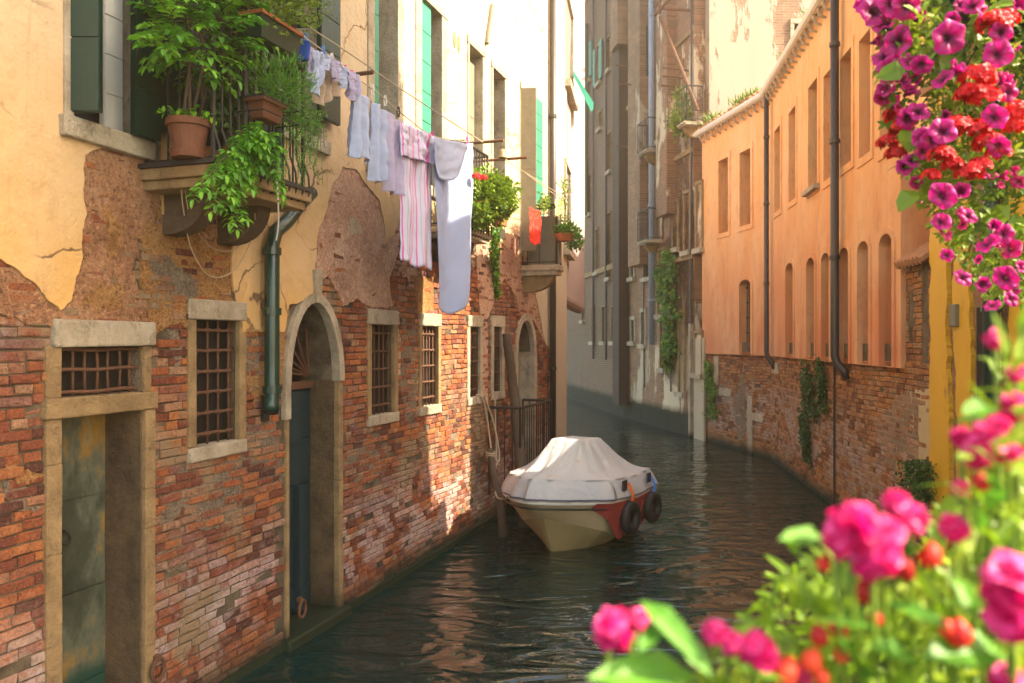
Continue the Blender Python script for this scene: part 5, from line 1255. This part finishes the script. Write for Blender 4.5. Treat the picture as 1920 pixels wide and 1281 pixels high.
for k in range(900):
    px, py = rnd.gauss(1722, 12), rnd.uniform(865, 945); s, z = F1.hit(px, py, .15); leaf(lf, F1.w(s, .03+rnd.random()*.25, z), rv()+Vector((0, 0, .4)), rv()+Vector((0, 0, 1)), .05, .03)
lf.build('foliage', MLEAFD, t)
t = thing('roof_weeds', F0.w(F0.L/2, 0, OT), 'yellowish weeds growing along the gutter of the orange house', 'weeds'); lf = MB()
for k in range(900):
    F = F0 if rnd.random() < .8 else F1; s = rnd.random()*F.L*(1 if F is F0 else .9); 
    if noise.noise(Vector((s*1.3, F.L, 0))) < .0: continue
    leaf(lf, F.w(s, .0+rnd.gauss(0, .08), OT+.2), rv(.4)+Vector((0, 0, 1)), rv(), .32*rnd.random()+.08, .03)
lf.build('foliage', MLEAFY, t)
t = thing('wall_plants', FCb.w(1.2, .3, 9), 'tufts of plants on the little balconies of the worn house', 'plants'); lf = MB()
for px, py, n_ in ((1305, 212, 500), (1315, 160, 150), (1268, 230, 160)):
    F = FCb
    for k in range(n_): s, z = F.hit(px+rnd.gauss(0, 8), py+rnd.gauss(0, 12), .4); leaf(lf, F.w(min(s, F.L), .1+rnd.random()*.5, z), rv()+Vector((0, 0, .5)), rv(), .16, .05)
lf.build('foliage', MLEAFY, t)
# ---------------------------------------------------------------- hanging flowers, upper right
def W3(px, py, Y): return P(px, py, Y)
HY = 2.45
hb_ = thing('hanging_flowers', W3(1900, 0, HY), 'cascade of magenta petunias and scarlet geraniums hanging at the upper right', 'hanging plant')
hreg = [(1622, -60), (1640, 60), (1650, 160), (1665, 250), (1690, 320), (1735, 380), (1765, 440), (1800, 500), (1860, 560), (1960, 575), (2060, 500), (2180, 300), (2220, -60)]
lf = MB(); st = MB(); n = 0
for k in range(70):
    a = W3(rnd.uniform(1750, 2050), rnd.uniform(-80, 60), HY+rnd.uniform(-.2, .2)); 
    px, py = rnd.uniform(1640, 2150), rnd.uniform(80, 550)
    if pip(px, py, hreg): e = W3(px, py, HY+rnd.uniform(-.15, .15)); st.tube(curve([a, a.lerp(e, .5)+Vector((rnd.uniform(-.06, .06), 0, .05)), e], 6), .0028, 4)
while n < 9500:
    px, py = rnd.uniform(1615, 2220), rnd.uniform(-60, 580)
    if not pip(px, py, hreg): continue
    q = noise.noise(Vector((px*.012, py*.012, 3)))
    if rnd.random() < .25-q*.9: continue
    n += 1; w_ = min(.34, .5*min(px-1600, 2240-px)/200); Y_ = HY+rnd.uniform(-1, 1)*w_*.8
    p = W3(px, py, Y_); leaf(lf, p, rv(.8)+Vector((0, -.2, .1)), rv(.5)+Vector((.2, -.4, .8)), rnd.uniform(.022, .045), rnd.uniform(.008, .018), .55+q*.7)
for k in range(60):
    px, py = rnd.uniform(1700, 2100), rnd.uniform(0, 420)
    p = W3(px, py, HY-.22)
    if pip(px, py, hreg): leaf(lf, p, rv()+Vector((0, 0, -.3)), Vector((0, -1, .5))+rv(.3), .08, .06, .6)
m_ = MB(); m_.lathe(W3(1930, -60, HY), [(0, -.22), (.14, -.2), (.22, -.05), (.25, .1), (.23, .1), (0, .05)], 20); m_.build('basket', MSOIL, hb_)
m_ = MB()
for a in range(3): m_.tube([W3(1930, -60, HY)+Vector((.24*math.cos(a*2.1), .24*math.sin(a*2.1), .1)), W3(1930, -60, HY)+Vector((0, 0, .9))], .004, 5)
m_.build('chain', MIRON, hb_)
m_ = MB(); m_.tube([W3(1930, -60, HY)+Vector((0, 0, .9)), W3(1930, -60, HY)+Vector((.6, 0, .95)), W3(1930, -60, HY)+Vector((.75, 0, -2.8))], .02, 8); m_.build('pole_hook', MIRON, hb_)
st.build('stem', MLEAFD, hb_); lf.build('foliage', MLEAFY, hb_)
def petunia(p, d, r, mat, t):
    m = MB(); d = (d+rv(.35)).normalized(); r *= rnd.uniform(.8, 1.15); cl = rnd.choice((1, 1, 1, .75, .55)); sq = rnd.uniform(.78, 1); e = d.orthogonal().normalized(); g = d.cross(e); n = 30; ph = rnd.random()*6
    rings = [(.06, -.75, .0), (.14, -.42, .02), (.30, -.14, .15), (.62, .0, .62), (.9, .03, .8), (1.0, -.06, .95)]; vs = []; rr = []
    for (k, h, c_) in rings:
        for j in range(n):
            a = 2*math.pi*j/n; lob = 1-(.13 if k > .5 else .03)*abs(math.sin(2.5*a+ph)); wv = .10*k*math.sin(5*a+ph*2)+.05*k*math.sin(11*a+ph)
            vs.append(p+(e*math.cos(a)*sq+g*math.sin(a))*r*k*lob*(cl if k > .5 else 1)+d*r*(h*.7+wv*1.4+(1-cl)*k*.9)+rv(.012*r)); rr.append(min(1, c_*(.8+.35*(abs(math.sin(2.5*a+ph))))))
    k = len(rings); m.v = vs; m.r = rr
    m.f = [(i*n+j, i*n+(j+1) % n, (i+1)*n+(j+1) % n, (i+1)*n+j) for i in range(k-1) for j in range(n)]
    return m.build('petunia', mat, t, smooth=True)
pet = [(1640, 20, 24), (1622, 8, 20), (1662, 45, 24), (1700, 12, 24), (1672, 5, 24), (1642, 78, 22), (1655, 105, 22), (1682, 78, 22), (1668, 132, 20), (1692, 152, 20), (1780, 70, 24), (1712, 116, 20), (1728, 122, 18), (1790, 132, 24), (1766, 148, 20), (1704, 172, 20), (1722, 208, 20), (1702, 222, 20), (1684, 200, 18), (1865, 218, 26), (1768, 245, 22), (1750, 262, 20), (1730, 258, 16), (1883, 152, 20), (1872, 100, 20), (1892, 172, 20), (1842, 14, 24), (1908, 8, 22), (1822, 10, 18), (1696, 312, 16), (1768, 366, 24), (1802, 358, 20), (1710, 300, 14), (1865, 424, 18), (1851, 456, 17), (1776, 478, 12), (1836, 486, 12), (1842, 532, 17), (1806, 520, 14), (1886, 520, 18), (1912, 500, 16), (1860, 572, 14), (1896, 560, 16), (1874, 275, 20), (1660, 165, 18), (1878, 60, 16), (1765, 415, 14)]
for px, py, r in pet:
    Y_ = HY-.28*min(1, (px-1600)/160)-rnd.uniform(0, .06); p = W3(px, py, Y_); petunia(p, Vector((rnd.uniform(-.7, .2), -1, rnd.uniform(-.15, .5))), r*1.32/FPX*Y_, MPET, hb_)
k = 0
while k < 26:
    px, py = rnd.uniform(1625, 1915), rnd.uniform(0, 560)
    if not pip(px, py, hreg): continue
    k += 1; Y_ = HY-.26*min(1, (px-1600)/160)-rnd.uniform(-.06, .05); petunia(W3(px, py, Y_), Vector((rnd.uniform(-.9, .3), -1, rnd.uniform(-.4, .8))), rnd.uniform(13, 22)/FPX*Y_, MPET if k % 4 else MPETD, hb_)
for px, py, r in [(1656, 182, 17), (1718, 342, 14), (1718, 370, 14), (1762, 412, 18), (1775, 436, 18), (1770, 430, 12), (1805, 420, 14), (1895, 465, 18), (1868, 460, 12), (1880, 330, 16), (1900, 318, 16), (1910, 340, 15), (1872, 348, 14), (1808, 400, 12)]:
    Y_ = HY-.27*min(1, (px-1600)/160); petunia(W3(px, py, Y_), Vector((rnd.uniform(-.6, .2), -1, rnd.uniform(-.1, .4))), r*1.2/FPX*Y_, MPETD, hb_)
for px, py, r in [(1862, 50, 30), (1884, 42, 24), (1832, 150, 32), (1848, 185, 28), (1820, 180, 26), (1905, 215, 28), (1905, 240, 22), (1680, 220, 22), (1688, 245, 20), (1665, 270, 20), (1680, 292, 20), (1795, 240, 26), (1828, 246, 24), (1852, 270, 26), (1764, 296, 24), (1786, 312, 20), (1820, 326, 26), (1835, 315, 22), (1745, 332, 17), (1870, 290, 22)]:
    Y_ = HY-.30*min(1, (px-1600)/160); geran(W3(px, py, Y_), r/FPX*Y_, MGER, hb_, 30, 'geranium')
# ---------------------------------------------------------------- near rose bush, lower right, out of focus
rb = thing('rose_bush', W3(1800, 1500, .85), 'out of focus pink rose bush with red buds filling the lower right corner', 'rose bush')
def rose(p, r, mat=MROSE, n=54, name='rose'):
    m = MB()
    for k in range(n):
        t_ = k/n; d = rv().normalized(); d = (d+Vector((0, -.5, .35))).normalized(); rad = r*(.25+.75*t_); e = d.orthogonal().normalized(); g = d.cross(e)
        c = p+d*rad*.55; s = r*(.26+.30*t_); ph_ = rnd.random()*6; base = min(1, max(0, .25+.6*t_*max(0, .4+d.z)+rnd.uniform(-.1, .1))); vs = []; m.cur = base
        def fn(u, v): 
            x, y = 2*u-1, 2*v-1; rr_ = math.sqrt(max(1e-6, x*x+y*y)); cu_ = .35*(x*x+y*y)
            return c+(e*x*s*(1-.15*y*y)+g*y*s*(1-.15*x*x))*1.0-d*s*cu_*.5+d*s*(.22*math.sin(4*x+ph_)*math.cos(3*y+ph_)+.35*(x*x if k % 2 else y*y))
        m.grid(fn, 5, 5)
    return m.build(name, mat, rb, smooth=True)
roses = [(1152, 1182, 52, .66), (1196, 1162, 28, .66), (1340, 1186, 30, .62), (1372, 1205, 30, .62), (1420, 1222, 48, .62), (1602, 985, 60, .60), (1640, 1040, 62, .60), (1575, 1010, 45, .6), (1706, 972, 42, .62), (1790, 992, 36, .64), (1852, 826, 46, .7), (1832, 850, 36, .7), (1902, 764, 38, .72), (1803, 820, 26, .72), (1892, 1090, 70, .58), (1898, 1158, 62, .58), (1866, 636, 26, .75), (1262, 1275, 30, .66), (1890, 855, 34, .7), (1800, 915, 22, .7), (1905, 700, 24, .74), (1870, 800, 30, .7), (1885, 1275, 40, .6), (1680, 940, 30, .63), (1660, 1000, 44, .61), (1500, 1268, 26, .64)]
for px, py, r, Y_ in roses: rose(W3(px, py, Y_), r/FPX*Y_)
for px, py, r in [(1537, 1194, 18), (1573, 1176, 20), (1577, 1228, 14), (1641, 1160, 14), (1797, 1190, 24), (1775, 1180, 16), (1622, 1112, 22), (1692, 1062, 20), (1742, 1042, 22), (1545, 1058, 14), (1470, 1262, 26), (1520, 1240, 20), (1700, 1075, 16), (1842, 905, 16), (1540, 1270, 16)]:
    m = MB(); Y_ = .62; p = W3(px, py, Y_); r_ = r/FPX*Y_; m.cur = rnd.random()
    m.lathe(p, [(0, -r_), (r_*.7, -r_*.75), (r_, -.1*r_), (r_*.8, r_*.7), (r_*.2, r_*1.3), (0, r_*1.4)], 12, Matrix.Rotation(rnd.uniform(-.6, .6), 3, 'Y')); m.build('bud', MBUD, rb, smooth=True)
lf = MB(); st = MB(); lfb = MB()
big = [(1560, 1025, 1470, 998), (1200, 1125, 1310, 1225), (1310, 1275, 1110, 1255), (1300, 1262, 1140, 1281), (1210, 1140, 1340, 1260), (1240, 1175, 1200, 1215), (1650, 1180, 1560, 1150), (1860, 770, 1812, 765), (1760, 1150, 1850, 1120), (1720, 1250, 1640, 1200), (1900, 1240, 1740, 1215), (1690, 1060, 1740, 1010), (1830, 1000, 1800, 900), (1850, 960, 1870, 880), (1790, 1080, 1830, 1150), (1500, 1281, 1400, 1240), (1620, 1281, 1590, 1190), (1660, 1130, 1780, 1170)]
for x0, y0, x1, y1 in big:
    a = W3(x0, y0, .64); e = W3(x1, y1, .60); d = e-a; lfb = MB(); leaf(lfb, a, d, Vector((0, -.6, 1)), d.length, d.length*.34, .5, .1); lfb.build('large_leaf', MLEAF, rb)
reg = [(1400, 1160), (1450, 1080), (1500, 1040), (1560, 1050), (1640, 1100), (1720, 1050), (1760, 960), (1790, 860), (1840, 760), (1880, 640), (2000, 560), (2100, 600), (2100, 1400), (1200, 1400), (1330, 1281), (1400, 1230)]
n = 0
while n < 1500:
    px, py = rnd.uniform(1200, 2100), rnd.uniform(560, 1400)
    if not pip(px, py, reg): continue
    q = noise.noise(Vector((px*.009, py*.009, 7)))
    if rnd.random() > .55+q*1.2+(py-900)*.0007: continue
    n += 1; Y_ = rnd.uniform(.62, 1.15); leaf(lf, W3(px, py, Y_), rv()+Vector((0, 0, .3)), rv(.6)+Vector((.2, -.5, .8)), rnd.uniform(.022, .05), rnd.uniform(.008, .016), .5+q*.8)
for k in range(46):
    px, py = rnd.uniform(1380, 2050), rnd.uniform(700, 1280)
    if pip(px, py, reg): Y_ = rnd.uniform(.65, 1.0); a = W3(px, py, Y_); st.tube(curve([W3(px+rnd.uniform(-60, 160), 1500, Y_), a.lerp(W3(px, 1500, Y_), .5)+rv(.01), a], 5), .0022, 5)
for px, py, r, Y_ in roses: a = W3(px, py, Y_+.02); st.tube(curve([W3(px*.7+1750*.3, 1500, Y_+.1), a.lerp(W3(px, 1500, Y_), .4), a], 6), .0026, 5)
tag(lf.build('foliage', MLEAFB, rb), 'yellow green leaves behind the roses'); st.build('stem', MLEAFY, rb)
# ---------------------------------------------------------------- haze
m = MB(); m.cbox((4, 28, 9), 44, 72, 24)
hzm = bpy.data.materials.new('haze'); hzm.use_nodes = True; ht = hzm.node_tree; ht.nodes.remove(ht.nodes['Principled BSDF'])
pv = ht.nodes.new('ShaderNodeVolumePrincipled'); pv.inputs['Color'].default_value = (1, .88, .68, 1); pv.inputs['Density'].default_value = .0042; pv.inputs['Anisotropy'].default_value = .76
ht.links.new(pv.outputs[0], ht.nodes['Material Output'].inputs['Volume'])
tag(m.build('haze', hzm), kind='stuff')
